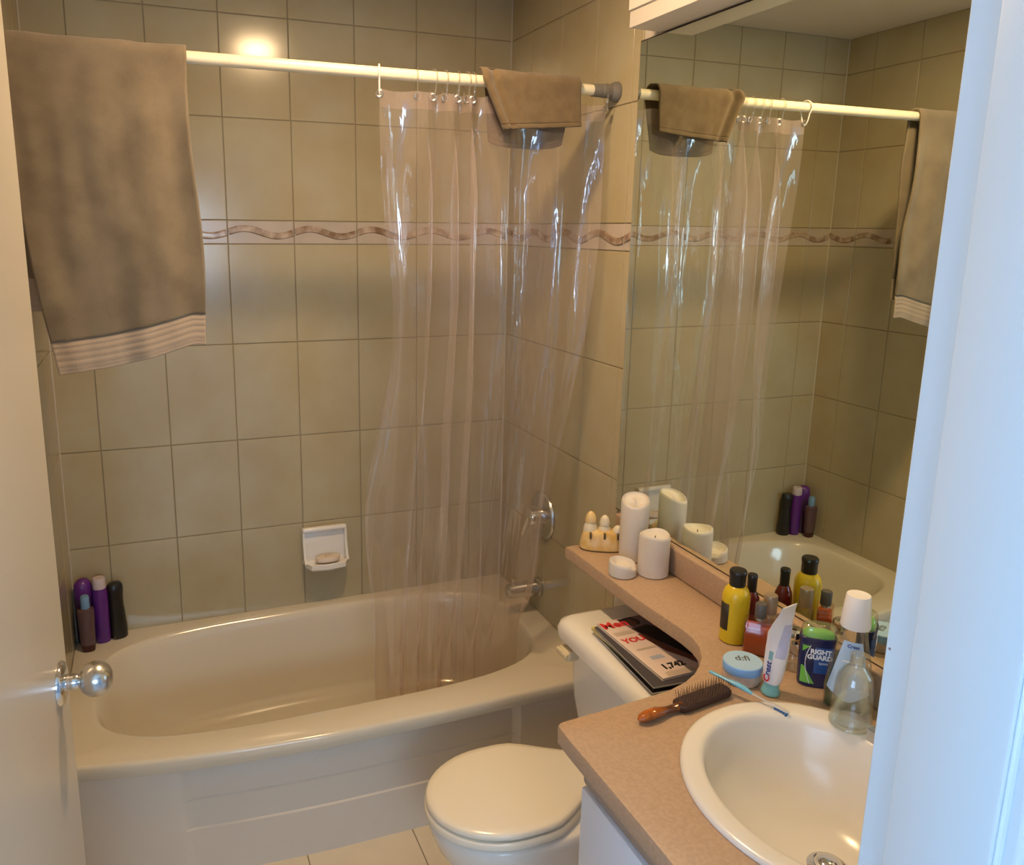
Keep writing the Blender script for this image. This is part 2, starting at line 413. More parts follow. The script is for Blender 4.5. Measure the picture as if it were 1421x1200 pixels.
# door frame on the right and left of the doorway
def jamb(x, s):
    bm = BM()
    box(bm, *sorted((x, x - s * .02)), YH - .004, YF + .004, 0, 2.07, .002, 1)
    box(bm, *sorted((x + s * .006, x)), YH - .002, YF - .027, 0, 2.065, .0025, 2)
    # hall side casing with a rounded inner edge
    box(bm, *sorted((x - s * .006, x - s * .075)), YH - .018, YH, 0, 2.13, .006, 3)
    return bm
struct(link('trim_2', jamb(DX1, -1), M['frame']))
struct(link('trim_4', jamb(DX0, 1), M['frame']))
# bulkhead over the mirror
bm = BM(); box(bm, -.099, 0, YF, -.885, 2.153, CEIL, .004, 2)
box(bm, -.104, -.099, YF, -.8875, 2.19, CEIL, .002, 1)
struct(link('trim_1', bm, M['valance']))
bm = BM(); box(bm, -.06, -.002, -1.0, -.999, 2.1522, 2.1529); bm.free()

# open door with its knob
door = bpy.data.objects.new('door_1', None); COL.objects.link(door); struct(door)
door.location = (-1.417, -2.145, 0); ang = math.atan2(.79, .062); door.rotation_euler = (0, 0, ang)
DW = .792
bm = BM(); box(bm, 0, DW, 0, .035, .012, 2.05, .003, 2); link('door_leaf', bm, M['door'], door)
kx, kz = DW - .062, 1.012
kn = bpy.data.objects.new('door_knob', None); COL.objects.link(kn); kn.parent = door
kn.location = (kx, 0, kz); kn.rotation_euler = (PI / 2, 0, 0)
bm = BM(); lathe(bm, [(.0, 0), (.0335, 0), (.0335, .003), (.031, .007), (.022, .0095), (.014, .0105), (0, .0105)], 40, cap0=False, cap1=False); link('rosette', bm, M['chrome'], kn)
bm = BM(); lathe(bm, [(.0125, .009), (.0125, .016), (.0118, .0165), (.0118, .0175), (.0125, .018), (.0125, .024), (.011, .027), (.013, .030)], 32); link('neck', bm, M['chrome'], kn)
bm = BM(); lathe(bm, [(.0, .026)] + [(.0265 * math.sin(PI * k / 20) ** .92, .026 + .0245 * (1 - math.cos(PI * k / 20))) for k in range(1, 20)] + [(0, .075)], 40, cap0=False, cap1=False); link('knob_ball', bm, M['satin'], kn)

# ---------------------------------------------------------------- bathtub
FRONT = [(-W, -.688), (-1.43, -.700), (-1.25, -.738), (-1.05, -.762), (-.84, -.777), (-.5, -.780), (-.15, -.772), (0, -.768)]
tub = thing('bathtub', 'almond white bathtub with a bowed front along the tiled back wall', 'bathtub', (0, 0, 0))
def front(x): return interp(FRONT, x)
bm = BM(); X0, X1 = -W + .004, -.004
N = 160; cx, cy, aa, bb = -.752, -.356, .662, .306
def outer(i):
    a = 2 * PI * i / N; c, s = math.cos(a), math.sin(a)
    t = 1e9
    if c > 1e-9: t = min(t, (X1 - cx) / c)
    if c < -1e-9: t = min(t, (X0 - cx) / c)
    if s > 1e-9: t = min(t, (-.004 - cy) / s)
    x, y = cx + c * t, cy + s * t
    if s < 0:
        for _ in range(12):
            tt = (front(cx + c * t) - cy) / s if abs(s) > 1e-6 else 1e9
            lim = (X1 - cx) / c if c > 1e-9 else ((X0 - cx) / c if c < -1e-9 else 1e9)
            t = min(tt, lim)
        x, y = cx + c * t, cy + s * t
    return x, y
OUT = [outer(i) for i in range(N)]
# exact corners
for ccx, ccy in ((X0, -.004), (X1, -.004), (X0, front(X0)), (X1, front(X1))):
    k = min(range(N), key=lambda i: (OUT[i][0] - ccx) ** 2 + (OUT[i][1] - ccy) ** 2); OUT[k] = (ccx, ccy)
def inset(d, z):
    r = []
    for x, y in OUT:
        dx, dy = x - cx, y - cy
        r.append((x - (d if y < -.3 and 0 else 0) , y + (d if y < front(x) + .02 else 0), z))
    return r
def basin(z, sx0, sx1, sy, e):
    r = []
    for i in range(N):
        x, y = OUT[i]; a = math.atan2((y - cy) / bb, (x - cx) / aa); c, s = math.cos(a), math.sin(a)
        rx = aa * (sx0 if c < 0 else sx1)
        r.append((cx + rx * math.copysign(abs(c) ** (2 / e), c), cy + bb * sy * math.copysign(abs(s) ** (2 / e), s), z))
    return r
R = [inset(.004, RIM - .042), inset(0, RIM - .036), inset(0, RIM - .010), inset(.003, RIM - .003), inset(.010, RIM)]
R += [basin(RIM, 1.012, 1.012, 1.03, 3.6), basin(RIM - .002, 1.003, 1.003, 1.01, 3.6), basin(RIM - .010, .993, .995, .985, 3.6), basin(RIM - .03, .98, .99, .965, 3.5),
      basin(.30, .955, .975, .93, 3.4), basin(.20, .90, .95, .875, 3.2), basin(.12, .835, .925, .80, 3.0), basin(.085, .79, .90, .73, 2.9), basin(.07, .72, .86, .62, 2.8), basin(.066, .5, .6, .4, 2.6), basin(.064, .1, .1, .1, 2.)]
rings_loft(bm, R, False, True)
link('tub_shell', bm, M['tub'], tub, angle=60)
# apron: recessed centre with two stepped bands, flush end panels
bm = BM()
def apron_y(x, z):
    f = front(x); base = f + .012
    w = sm(-1.205, -1.175, x) * (1 - sm(-.285, -.262, x))
    top = sm(.30, .345, z)
    rec = .016
    if z < .236: rec -= .004
    if z < .150: rec -= .005
    edge = sm(-1.29, -1.19, x) * (1 - sm(-.26, -.17, x))
    cove = edge * sm(.27, .345, z) * .012
    return base + rec * w + cove + (RIM - z) * .055
xs = [X0, -1.40, -1.30, -1.25, -1.22, -1.205, -1.195, -1.185, -1.175, -1.15, -1.1, -1.0, -.9, -.8, -.7, -.6, -.5, -.4, -.32, -.285, -.275, -.262, -.2, -.1, X1]
zs = [0.0, .012, .05, .1, .148, .1485, .152, .19, .234, .2355, .239, .26, .28, .30, .315, .33, .345]
V = [[bm.verts.new((x, apron_y(x, z), z)) for x in xs] for z in zs]
for a, b in zip(V, V[1:]):
    for i in range(len(xs) - 1): bm.faces.new((a[i], a[i + 1], b[i + 1], b[i]))
link('apron', bm, M['apron'], tub, angle=25)
for xs_ in ((-1.48, -1.4, -1.3, -1.2), (-.3, -.2, -.12, -.03)):
    bm = BM(); tube(bm, [(x, front(x) + .011, RIM - .0435) for x in xs_], .0013, 6); link('stained_seam', bm, M['mildew'], tub)

# tub fittings on the right wall
v = thing('shower_valve', 'round chrome shower valve on the wall behind the clear curtain', 'valve', (-.004, -.352, .745)); v.rotation_euler = (0, -PI / 2, 0)
bm = BM(); lathe(bm, [(.083, 0), (.083, .004), (.078, .010), (.055, .014), (.035, .016)], 40); link('escutcheon', bm, M['satin'], v)
bm = BM(); lathe(bm, [(.034, .014), (.034, .045), (.030, .055), (.018, .060)], 28); link('valve_hub', bm, M['chrome'], v)
bm = BM(); tube(bm, [(.0, .0, .05), (-.03, .012, .056), (-.07, .028, .06)], [.012, .010, .008], 12); link('lever', bm, M['chrome'], v)
v = thing('tub_spout', 'stubby chrome tub spout behind the curtain below the round valve', 'spout', (-.004, -.335, .478)); v.rotation_euler = (0, -PI / 2, 0)
bm = BM(); lathe(bm, [(.034, 0), (.034, .006), (.028, .012), (.027, .09), (.024, .115), (.018, .12)], 28); link('spout_body', bm, M['satin'], v)
bm = BM(); lathe(bm, [(.006, .02), (.006, .04)], 12, cx=.034, cy=0); bm.free()
bm = BM(); tube(bm, [(.026, 0, .095), (.045, 0, .095)], [.005, .007], 12); link('diverter_pin', bm, M['chrome'], v)

# ---------------------------------------------------------------- curtain rod, rings, curtain
RY, RZ, RR = -.689, 2.046, .0138
rod = thing('shower_curtain_rod', 'cream round curtain rod spanning the tub between the tiled walls', 'rod', (-W, RY, RZ))
bm = BM(); tube(bm, [(.02, 0, 0), (W - .075, 0, 0)], RR, 24); link('pole', bm, M['rod'], rod)
bm = BM(); tube(bm, [(W - .078, 0, 0), (W - .05, 0, 0), (W - .049, 0, 0), (W - .022, 0, 0)], [.0165, .0165, .0178, .0178], 24)
link('sleeve', bm, M['greyrubber'], rod)
bm = BM(); tube(bm, [(W - .024, 0, 0), (W - .014, 0, 0), (W - .0045, 0, 0)], [.019, .025, .026], 28); link('end_cap', bm, M['greyrubber'], rod)
bm = BM(); tube(bm, [(.005, 0, 0), (.014, 0, 0), (.026, 0, 0)], [.026, .025, .019], 28); link('end_cap', bm, M['greyrubber'], rod)

XR = [-.655, -.560, -.520, -.489, -.455, -.432, -.416, -.375, -.30, -.22, -.13, -.035]
TOPZ, BOTZ, HZ = 2.012, .275, 2.000
LEN = [.16, .17, .19, .17, .20, .16, .16, .14, .13, .14, .13]
SG = [1, -1, 1, -1, 1, -1, 1, -1, 1, -1, 1]
def film(u, v):
    g = u * 11; i = min(10, int(g)); t = g - i
    a, b = XR[i], XR[i + 1]; dx = b - a
    A = .42 * math.sqrt(max(LEN[i] ** 2 - dx * dx, 1e-4))
    hid = 1 if 6 <= i <= 9 else 0
    amp = lerp(.22 if not hid else .12, 1.0, sm(0, .16, v)) * A * .85
    xt = lerp(a, b, t) + .010 * math.sin(2 * PI * t) * sm(0, .1, v) * (1 if dx < .06 else 0)
    yt = RY + SG[i] * amp * math.sin(PI * t)
    sag = -.004 * math.sin(PI * t) * (1 - sm(0, .05, v))
    # lower down the pleats merge into fewer, softer ones
    xb = lerp(lerp(-.650, -.150, u), lerp(a, b, t) * .80 - .12, .38) + .012 * math.sin(u * 23)
    yb = -.607 + .040 * math.sin(2 * PI * (u * 7.3) + 1.1) + .016 * math.sin(2 * PI * u * 15 + 2)
    w = sm(.10, .95, v); wy = sm(.25, .9, v)
    x = lerp(xt, xb, w); y = lerp(yt, yb, wy)
    y += .016 * wy * (1 - wy) * 4 * math.sin(u * 31 + v * 3.)
    # left edge wanders in and out, right edge is drawn in at the foot
    e = (1 - sm(0, .12, u))
    x += e * (.022 * math.sin(v * 6.6) - .012 * math.sin(v * 13))
    f = sm(.03, .2, v)
    n = noise.noise(Vector((u * 30, v * 3.2, 3.1))); n2 = noise.noise(Vector((u * 75, v * 10, 8.4)))
    n3 = noise.noise(Vector((u * 130, v * 4.5, 6.2)))
    y += f * (.007 * n + .0028 * n2 + .0011 * n3)
    cr = math.exp(-((x + .27) / .07) ** 2 - ((v - .42) / .15) ** 2)
    y += cr * .006 * noise.noise(Vector((u * 110, v * 34, 1.7)))
    x += f * .006 * noise.noise(Vector((u * 16, v * 5, 5.)))
    z = lerp(TOPZ, BOTZ, v) + sag
    k = 1 - sm(.40, .66, z)
    if k > 0:      # tucked inside the tub: stay clear of its inner wall
        q = min(.999, abs(x - cx) / (aa * .95)); lim = cy - bb * .90 * (1 - q ** 3.1) ** (1 / 3.1) + .012
        if y < lim: y = lerp(y, lim, k)
    y = min(max(y, -.80), -.40)
    return (min(x, -.012), y, z)
cur = thing('shower_curtain', 'clear vinyl shower curtain bunched on the rod at the right end of the tub', 'curtain', (0, 0, 0))
bm = BM(); sheet(bm, film, 11 * 40, 150); link('vinyl_film', bm, M['film'], cur, angle=180)
def hemf(u, v): p = film(u, v); return (p[0], p[1] - .0012, p[2])
bm = BM(); sheet(bm, hemf, 11 * 26, 4, v0=.0, v1=.024); link('top_hem', bm, M['hem'], cur, angle=180)
for i, x in enumerate(XR):
    if 7 <= i <= 10: continue
    p = film(i / 11, (TOPZ - HZ) / (TOPZ - BOTZ))
    bm = BM(); torus(bm, (p[0], p[1], HZ), (.25 * (-1) ** i, 1, 0), .0075, .0026, 18, 8); link('grommet', bm, M['satin'], cur)

def ring(x, label, group, m, tilt):
    r = thing('curtain_ring', label, 'ring', (x, RY, RZ), 0, group); r.rotation_euler = (0, .0, tilt)
    bm = BM(); pts = []
    for k in range(33):
        a = 2 * PI * k / 32
        zz = .0185 * math.sin(a) if math.sin(a) > 0 else .050 * math.sin(a)
        pts.append((.0, .0185 * math.cos(a) * (1 if math.sin(a) > -.2 else .75), zz))
    tube(bm, pts[:-1] + [pts[0]], .0021, 8, caps=False)
    bmesh.ops.remove_doubles(bm, verts=bm.verts, dist=1e-6)
    link('hoop', bm, m, r); return r
ring(XR[0], 'milky white curtain ring standing alone on the rod left of the clear ones', None, M['ring_white'], -.268)
for k in (1, 2, 3, 4, 5, 6):
    ring(XR[k], 'clear plastic curtain ring bunched with others left of the washcloth', 'clear curtain rings bunched on the rod', M['clearplastic'], (-.25, .3, .1, -.15, .25, .1)[k - 1])
ring(XR[11], 'clear plastic curtain ring at the rod end right of the washcloth', None, M['clearplastic'], -.2)

# ---------------------------------------------------------------- towels
def drape(u, v, xl, xr, zf, zb, th, seed, fold=1.):
    """v: 0 front hem .. 1 back hem; th: gap from the rod axis."""
    Lf = RZ - zf(u); Lb = RZ - zb(u); arc = PI * th; L = Lf + arc + Lb; s = v * L
    if s < Lf:
        z = zf(u) + s; h = (Lf - s) / max(Lf, 1e-6); y = RY - th; side = -1; d = Lf - s
    elif s < Lf + arc:
        a = (s - Lf) / th; z = RZ + th * math.sin(a); y = RY - th * math.cos(a); h = 0; side = -1 if a < PI / 2 else 1; d = 0
    else:
        d = s - Lf - arc; z = RZ - d; y = RY + th; h = d / max(Lb, 1e-6); side = 1
    x = lerp(xl(v, h, side), xr(v, h, side), u)
    k = sm(0, .16, d)
    n = noise.noise(Vector((u * 2.6 + seed, z * 1.2, seed))); n2 = noise.noise(Vector((u * 7 + seed, z * 5, side * 2.)))
    y += k * fold * (.019 * n + .009 * n2 + .006 * math.sin(u * 9 + z * 2.5 + seed)) * (1 if side < 0 else .6)
    y += side * k * .006
    z += .003 * noise.noise(Vector((u * 6, v * 5, seed))) if h == 0 else 0
    return (x, y, z)
def sheet_parts(root, f, m, mband, bands, nu, nv, t, name):
    lo, hi = bands
    bm = BM(); sheet(bm, f, nu, nv, v0=lo, v1=hi); solid(link(name, bm, m, root, angle=180), t)
    for (a, b) in ((0., lo), (hi, 1.)):
        bm = BM()
        def fb(u, w, a=a, b=b):
            p = Vector(f(u, w)); q = (w - a) / (b - a)
            rib = .0016 * abs(math.sin(q * PI * 5)) if .12 < q < .9 else -.0005
            return (p.x, p.y + (-rib if w < .5 else rib), p.z)
        sheet(bm, fb, nu, 26, v0=a, v1=b); solid(link('woven_band', bm, mband, root, angle=180), t * .8)
tw = thing('bath_towel', 'large taupe bath towel folded over the left end of the rod', 'towel', (0, 0, 0))
ft = lambda u, v: drape(u, v,
    lambda v, h, s: (-1.449 + .055 * h ** 1.3 - .010 * math.sin(PI * h)) if s < 0 else (-1.462 - .012 * h),
    lambda v, h, s: (-1.090 + .012 * h - .006 * math.sin(h * 7)) if s < 0 else (-1.088 - .03 * h),
    lambda u: lerp(1.362, 1.428, u) - .012 * math.sin(PI * u) - .010 * math.exp(-((1 - u) / .06) ** 2), lambda u: lerp(1.502, 1.47, u), .021, 1.3)
sheet_parts(tw, ft, M['towel'], M['towel_band'], (.055, .945), 70, 150, .008, 'terry')
wc = thing('washcloth', 'small brown washcloth draped over the rod and curtain top at the right', 'cloth', (0, 0, 0))
def fw(u, v):
    x, y, z = drape(u, v,
        lambda v, h, s: (-.402 + .055 * h) if s < 0 else (-.372 + .015 * h),
        lambda v, h, s: (-.128 + .0 * h) if s < 0 else (-.118 - .03 * h),
        lambda u: 1.936 + .012 * u + .0 * math.sin(u * 5) - .006 * (1 - u), lambda u: 1.893 + .014 * abs(2 * u - 1) ** 4, .0285, 4.1, .45)
    # gathered, twisted left corner
    g = (1 - sm(0, .28, u))
    if v < .5: y -= g * .010 * (math.sin(u * 40) + .6) * sm(0, .6, 1 - abs(v - .25) * 2)
    return (x, y, z)
bm = BM(); sheet(bm, fw, 60, 80, v0=.03, v1=.97); solid(link('terry', bm, M['cloth'], wc, angle=180), .004)
for a, b in ((0, .03), (.97, 1.)):
    bm = BM(); sheet(bm, fw, 60, 4, v0=a, v1=b); solid(link('hem', bm, M['cloth'], wc, angle=180), .0065)

# ---------------------------------------------------------------- soap dish
sd = thing('soap_dish', 'white ceramic soap dish fixed to the tiled back wall', 'soap dish', (-.683, -.004, .598))
bm = BM(); box(bm, -.077, .077, -.012, 0, -.062, .072, .005, 3); link('back_plate', bm, M['china'], sd)
bm = BM(); box(bm, -.077, .077, -.030, -.008, .058, .075, .006, 3); link('top_lip', bm, M['china'], sd)
bm = BM()
pts = [(-.074, -.010, -.068), (-.074, -.055, -.068), (-.058, -.085, -.068), (0, -.093, -.068), (.058, -.085, -.068), (.074, -.055, -.068), (.074, -.010, -.068)]
rings_loft(bm, [[(x * .93, y * .9, -.064) for x, y, z in pts], [(x, y, -.056) for x, y, z in pts], [(x, y, -.040) for x, y, z in pts], [(x * .93, y * .95, -.038) for x, y, z in pts], [(x * .90, y * .92, -.050) for x, y, z in pts]])
link('tray', bm, M['china'], sd)
for s in (-1, 1):
    bm = BM(); prof = [(-.010, .062), (-.027, .060), (-.029, .02), (-.046, -.028), (-.060, -.042), (-.010, -.042)]
    a = [(s * .0768, y, z) for y, z in prof]; b = [(s * .069, y, z) for y, z in prof]
    rings_loft(bm, [a, b]); link('side_wall', bm, M['china'], sd, angle=20)
so = thing('soap_bar', 'oval pale soap bar lying in the wall soap dish', 'soap', (-.678, -.052, .5535)); so.rotation_euler = (-.10, 0, .1)
bm = BM(); lathe(bm, [(.030, 0), (.041, .003), (.044, .010), (.041, .017), (.030, .0205), (.012, .0195), (.008, .0185)], 36, sy=.62); link('bar', bm, M['soap'], so)
bm = BM(); tube(bm, [(.0105 * math.cos(a), .007 * math.sin(a), .0202) for a in [k * .35 for k in range(13)]], .0012, 6); link('stamp_ring', bm, M['mag_tan'], so)

# ---------------------------------------------------------------- bottles in the tub corner
def bottle_loft(name, prof, m, root, e=2.2, n=32, sy=None):
    bm = BM(); rings_loft(bm, [ell(p[3] if len(p) > 3 else 0, 0, p[2], p[0], p[1], n, e) for p in prof]); return link(name, bm, m, root)
b = thing('toiletry_bottle', 'dark purple dome topped bottle in the tub corner against the left tiles', 'bottle', (-1.453, -.040, RIM), .6)
bottle_loft('body', [(.024, .022, 0), (.027, .025, .004), (.027, .025, .15), (.026, .024, .155)], M['purple_dark'], b)
bottle_loft('cap', [(.0265, .0245, .155), (.0268, .0248, .185), (.024, .022, .200), (.016, .015, .211), (.004, .004, .215)], M['purple'], b)
b = thing('toiletry_bottle', 'slim purple bottle with a pale cap in the tub corner', 'bottle', (-1.405, -.052, RIM), .1)
bottle_loft('body', [(.020, .018, 0), (.0225, .0205, .004), (.0225, .0205, .165), (.020, .0185, .182)], M['purple'], b)
bottle_loft('cap', [(.0195, .0185, .182), (.020, .019, .186), (.019, .018, .212), (.017, .016, .216)], M['cap_pale'], b)
b = thing('toiletry_bottle', 'black curved bottle on the tub rim right of the purple ones', 'bottle', (-1.358, -.040, RIM), .35)
bottle_loft('body', [(.022, .018, 0), (.0255, .021, .004), (.0265, .022, .03, -.001), (.024, .020, .075, -.002), (.0215, .018, .115, -.003), (.0225, .019, .14, -.004)], M['black'], b)
bottle_loft('cap', [(.0225, .019, .1405, -.004), (.0245, .021, .165, -.004), (.0235, .020, .180, -.004), (.018, .015, .188, -.004), (.006, .005, .190, -.004)], M['black'], b)
b = thing('toiletry_bottle', 'mauve bottle with light blue cap in front of the purple bottles', 'bottle', (-1.445, -.098, RIM), 0)
bottle_loft('body', [(.020, .018, .022), (.0215, .019, .026), (.0245, .021, .125), (.0235, .020, .137), (.013, .012, .142)], M['mauve'], b, 3)
bottle_loft('base', [(.018, .016, 0), (.0195, .0175, .003), (.0205, .0185, .0225)], M['mauve_base'], b, 3)
bottle_loft('cap', [(.0125, .0125, .140), (.013, .013, .143), (.0125, .0125, .178), (.010, .010, .182)], M['cap_blue'], b)

# ---------------------------------------------------------------- toilet
TY = -1.143
t = thing('toilet', 'white toilet with its lid down between the bathtub and the vanity', 'toilet', (0, 0, 0))
bm = BM()
def rrect(x0, x1, y0, y1, z, r, n=6):
    out = []
    for (cx_, cy_, a0) in ((x1 - r, y1 - r, 0), (x0 + r, y1 - r, PI / 2), (x0 + r, y0 + r, PI), (x1 - r, y0 + r, 1.5 * PI)):
        for k in range(n + 1):
            a = a0 + PI / 2 * k / n; out.append((cx_ + r * math.cos(a), cy_ + r * math.sin(a), z))
    return out
Y0, Y1 = -1.43, -.975
rings_loft(bm, [rrect(-.20, -.03, Y0 + .05, Y1 - .05, .385, .03), rrect(-.225, -.03, Y0 + .03, Y1 - .03, .40, .035), rrect(-.243, -.03, Y0 + .015, Y1 - .015, .52, .035), rrect(-.252, -.03, Y0 + .008, Y1 - .008, .675, .035)])
link('tank', bm, M['china'], t)
bm = BM()
rings_loft(bm, [rrect(-.276, -.022, Y0 - .008, Y1 + .008, .672, .035), rrect(-.283, -.020, Y0 - .012, Y1 + .012, .678, .04), rrect(-.286, -.020, Y0 - .013, Y1 + .013, .700, .042), rrect(-.281, -.022, Y0 - .007, Y1 + .007, .716, .042), rrect(-.270, -.026, Y0 + .006, Y1 - .006, .724, .042), rrect(-.255, -.034, Y0 + .02, Y1 - .02, .7265, .04)])
link('tank_lid', bm, M['china'], t)
bm = BM(); box(bm, -.286, -.252, -1.052, -1.004, .635, .660, .005, 3); box(bm, -.292, -.282, -1.052, -1.0, .640, .656, .004, 2)
link('flush_lever', bm, M['almond'], t)
def egg(z, x0, x1, hw, n=48, back=.62):
    """Seat outline: round nose at x0 (front), squarer and narrower at x1 (hinge)."""
    out = []; L_ = x1 - x0
    for k in range(n):
        a = 2 * PI * k / n; c, s = math.cos(a), math.sin(a)
        if c < 0:
            xx = (x0 + hw * 1.18) + c * hw * 1.18; yy = s * hw
        else:
            xm = x0 + hw * 1.18; xx = xm + (x1 - xm) * c ** .75
            q = (xx - xm) / (x1 - xm)
            yy = s / max(abs(s), 1e-6) * hw * (1 - (1 - back) * sm(.25, .95, q)) * (abs(s) ** .35 if abs(s) < .5 else min(1, abs(s) ** .35)) if abs(s) > 1e-6 else 0
        out.append((xx, TY + yy, z))
    return out
HW = .155
bm = BM(); rings_loft(bm, [egg(.392, -.665, -.275, HW - .008), egg(.396, -.672, -.27, HW - .001), egg(.404, -.672, -.27, HW - .001), egg(.409, -.667, -.272, HW - .006), egg(.4105, -.650, -.28, HW - .022), egg(.412, -.60, -.30, HW - .06), egg(.413, -.50, -.42, .02)])
link('seat_lid', bm, M['seat'], t, angle=50)
bm = BM(); rings_loft(bm, [egg(.368, -.668, -.27, HW - .004), egg(.373, -.675, -.265, HW + .003), egg(.385, -.675, -.265, HW + .003), egg(.390, -.670, -.27, HW - .001)])
link('seat', bm, M['seat'], t, angle=50)
bm = BM(); rings_loft(bm, [egg(0., -.50, -.12, .105), egg(.02, -.50, -.12, .105), egg(.06, -.49, -.12, .098), egg(.14, -.53, -.12, .108), egg(.22, -.60, -.10, .140), egg(.29, -.648, -.10, HW - .008), egg(.335, -.665, -.09, HW + .002), egg(.360, -.668, -.09, HW + .003), egg(.366, -.660, -.09, HW - .004)])
link('bowl', bm, M['china'], t, angle=60)
bm = BM(); box(bm, -.27, -.05, TY - .10, TY + .10, .355, .39, .012, 3); link('bowl_deck', bm, M['china'], t)
for s in (-1, 1):
    bm = BM(); box(bm, -.285, -.252, TY + s * .075 - .02, TY + s * .075 + .02, .388, .412, .006, 3); link('hinge', bm, M['seat'], t)

for o in t.children:
    if o.name.split('.')[0] in ('seat_lid', 'seat', 'bowl'): o.location.x = -.008
# ---------------------------------------------------------------- magazines on the tank
MAGS = []
def magazine(z, dx, dy, rz, w, l, th, m, label, part='cover'):
    g = thing('magazine', label, 'magazine', (-.148 + dx, -1.232 + dy, z), rz, 'magazines on the toilet tank')
    bm = BM(); box(bm, -w / 2 + .001, w / 2 - .0012, -l / 2 + .001, l / 2 - .001, .0006, th - .0006, .0, 1); link('pages', bm, M['paper'], g, smooth=False)
    bm = BM()
    box(bm, -w / 2, w / 2, -l / 2, l / 2, th - .0008, th, 0); box(bm, -w / 2, w / 2, -l / 2, l / 2, 0, .0008, 0); box(bm, w / 2 - .0009, w / 2, -l / 2, l / 2, .0008, th - .0008, 0)
    link(part, bm, m, g, smooth=False); return g
z = .7268
for (dx, dy, rz, w, l, th, m, lab) in (
    (-.004, -.006, -.050, .205, .276, .0055, 'mag_white', 'white covered magazine lying lowest in the stack on the toilet tank'),
    (-.005, -.012, -.060, .205, .274, .006, 'mag_black', 'black covered magazine second from the bottom on the toilet tank'),
    (.000, .004, .0, .200, .270, .006, 'mag_yellow', 'yellow covered magazine in the middle of the stack on the tank'),
    (-.004, -.012, -.055, .203, .270, .0055, 'mag_grey', 'dark grey magazine second from the top, edge showing under the pink one')):
    magazine(z, dx, dy, rz, w, l, th, M[m], lab); z += th + .0003
g = magazine(z, .014, .004, .03, .200, .262, .006, M['mag_pink'], 'top magazine with red masthead and 1,742 on its cover')
T0 = .0061
# local frame: cover's top edge at +y, reading direction along +x ... the stack is read from the tub front side
def patch(name, pts, m, z=T0):
    bm = BM(); a = [(x, y, z) for x, y in pts]; b = [(x, y, z + .00012) for x, y in pts]
    rings_loft(bm, [a, b]); return link(name, bm, m, g, smooth=False)
patch('dark_backdrop', [(-0.046, 0.129), (0.0995, 0.129), (0.0995, -0.129), (0.018, -0.129), (-0.012, -0.04), (-0.034, 0.05)], M['mag_purple'])
patch('figure_hair', [(-0.044, 0.127), (-0.006, 0.129), (0.006, 0.105), (-0.004, 0.088), (-0.038, 0.098)], M['mag_black'], T0 + .0002)
patch('figure_face', [(-0.036, 0.118), (-0.012, 0.12), (-0.008, 0.098), (-0.022, 0.084), (-0.034, 0.096)], M['mag_brown'], T0 + .0004)
patch('figure_torso', [(-0.036, 0.078), (0.01, 0.082), (0.055, 0.03), (0.065, -0.06), (0.02, -0.075), (-0.005, -0.01), (-0.024, 0.03)], M['mag_black'], T0 + .0003)
patch('figure_arm', [(-0.04, 0.05), (-0.022, 0.045), (-0.004, -0.03), (0.026, -0.085), (0.012, -0.098), (-0.022, -0.04)], M['mag_brown'], T0 + .0005)
patch('tan_band', [(-0.0814, -0.112), (-0.013, -0.112), (-0.0058, -0.129), (-0.0836, -0.129)], M['mag_tan'], T0 + .0002)
patch('blue_band', [(-0.075, -0.045), (-0.0433, -0.045), (-0.0404, -0.06), (-0.0735, -0.06)], M['mag_blue'], T0 + .0002)
patch('grey_band', [(-0.0908, 0.074), (-0.0404, 0.074), (-0.039, 0.058), (-0.0894, 0.058)], M['mag_tan'], T0 + .0002)
patch('pink_band', [(-0.0836, -0.008), (-0.0332, -0.008), (-0.0318, -0.016), (-0.0822, -0.016)], M['mag_tan'], T0 + .0002)
def mtx(x, y, z=T0 + .0006, rz=0): return Matrix.Translation((x, y, z)) @ Matrix.Rotation(rz, 4, 'Z')
text('masthead', 'Men', .040, M['red_ink'], g, mtx(-.064, .108), bold=.0012)
text('headline', 'YOU', .027, M['red_ink'], g, mtx(-.062, .030), bold=.001)
text('number', '1,742', .026, M['black_ink'], g, mtx(-.046, -.094), bold=.0012)

# ---------------------------------------------------------------- countertop and vanity
def offset_poly(P, d):
    n = len(P); out = []
    for i in range(n):
        p0, p, p1 = Vector(P[i - 1]), Vector(P[i]), Vector(P[(i + 1) % n])
        d0 = (p - p0).normalized(); d1 = (p1 - p).normalized()
        n0 = Vector((-d0.y, d0.x)); n1 = Vector((-d1.y, d1.x)); m_ = (n0 + n1)
        k = 2 / max(m_.dot(m_), .5)
        out.append(p + m_ * d * k)
    return out
edge = [(-.191, -.848), (-.189, -.95), (-.188, -1.09), (-.186, -1.20), (-.180, -1.28), (-.176, -1.34), (-.178, -1.38), (-.187, -1.415), (-.208, -1.449), (-.232, -1.474), (-.26, -1.496), (-.295, -1.514), (-.338, -1.527), (-.40, -1.533), (-.48, -1.540), (-.573, -1.547), (-.582, -1.550), (-.587, -1.558), (-.588, -1.60), (-.586, -1.8), (-.586, YF + .002)]
poly = [(-.002, -.848)] + edge + [(-.002, YF + .002)]      # counter-clockwise seen from above
SCX, SCY = -.275, -1.847
ct = thing('countertop', 'pink beige laminate counter narrowing to a shelf over the toilet tank', 'countertop', (0, 0, 0))
bm = BM()
hole = [(SCX + .203 * math.cos(2 * PI * k / 48), SCY + .215 * math.sin(2 * PI * k / 48)) for k in range(48)]
top = [tuple(p) for p in offset_poly(poly, .006)]
tv = [bm.verts.new((x, y, CZ)) for x, y in top]; hv = [bm.verts.new((x, y, CZ)) for x, y in hole]
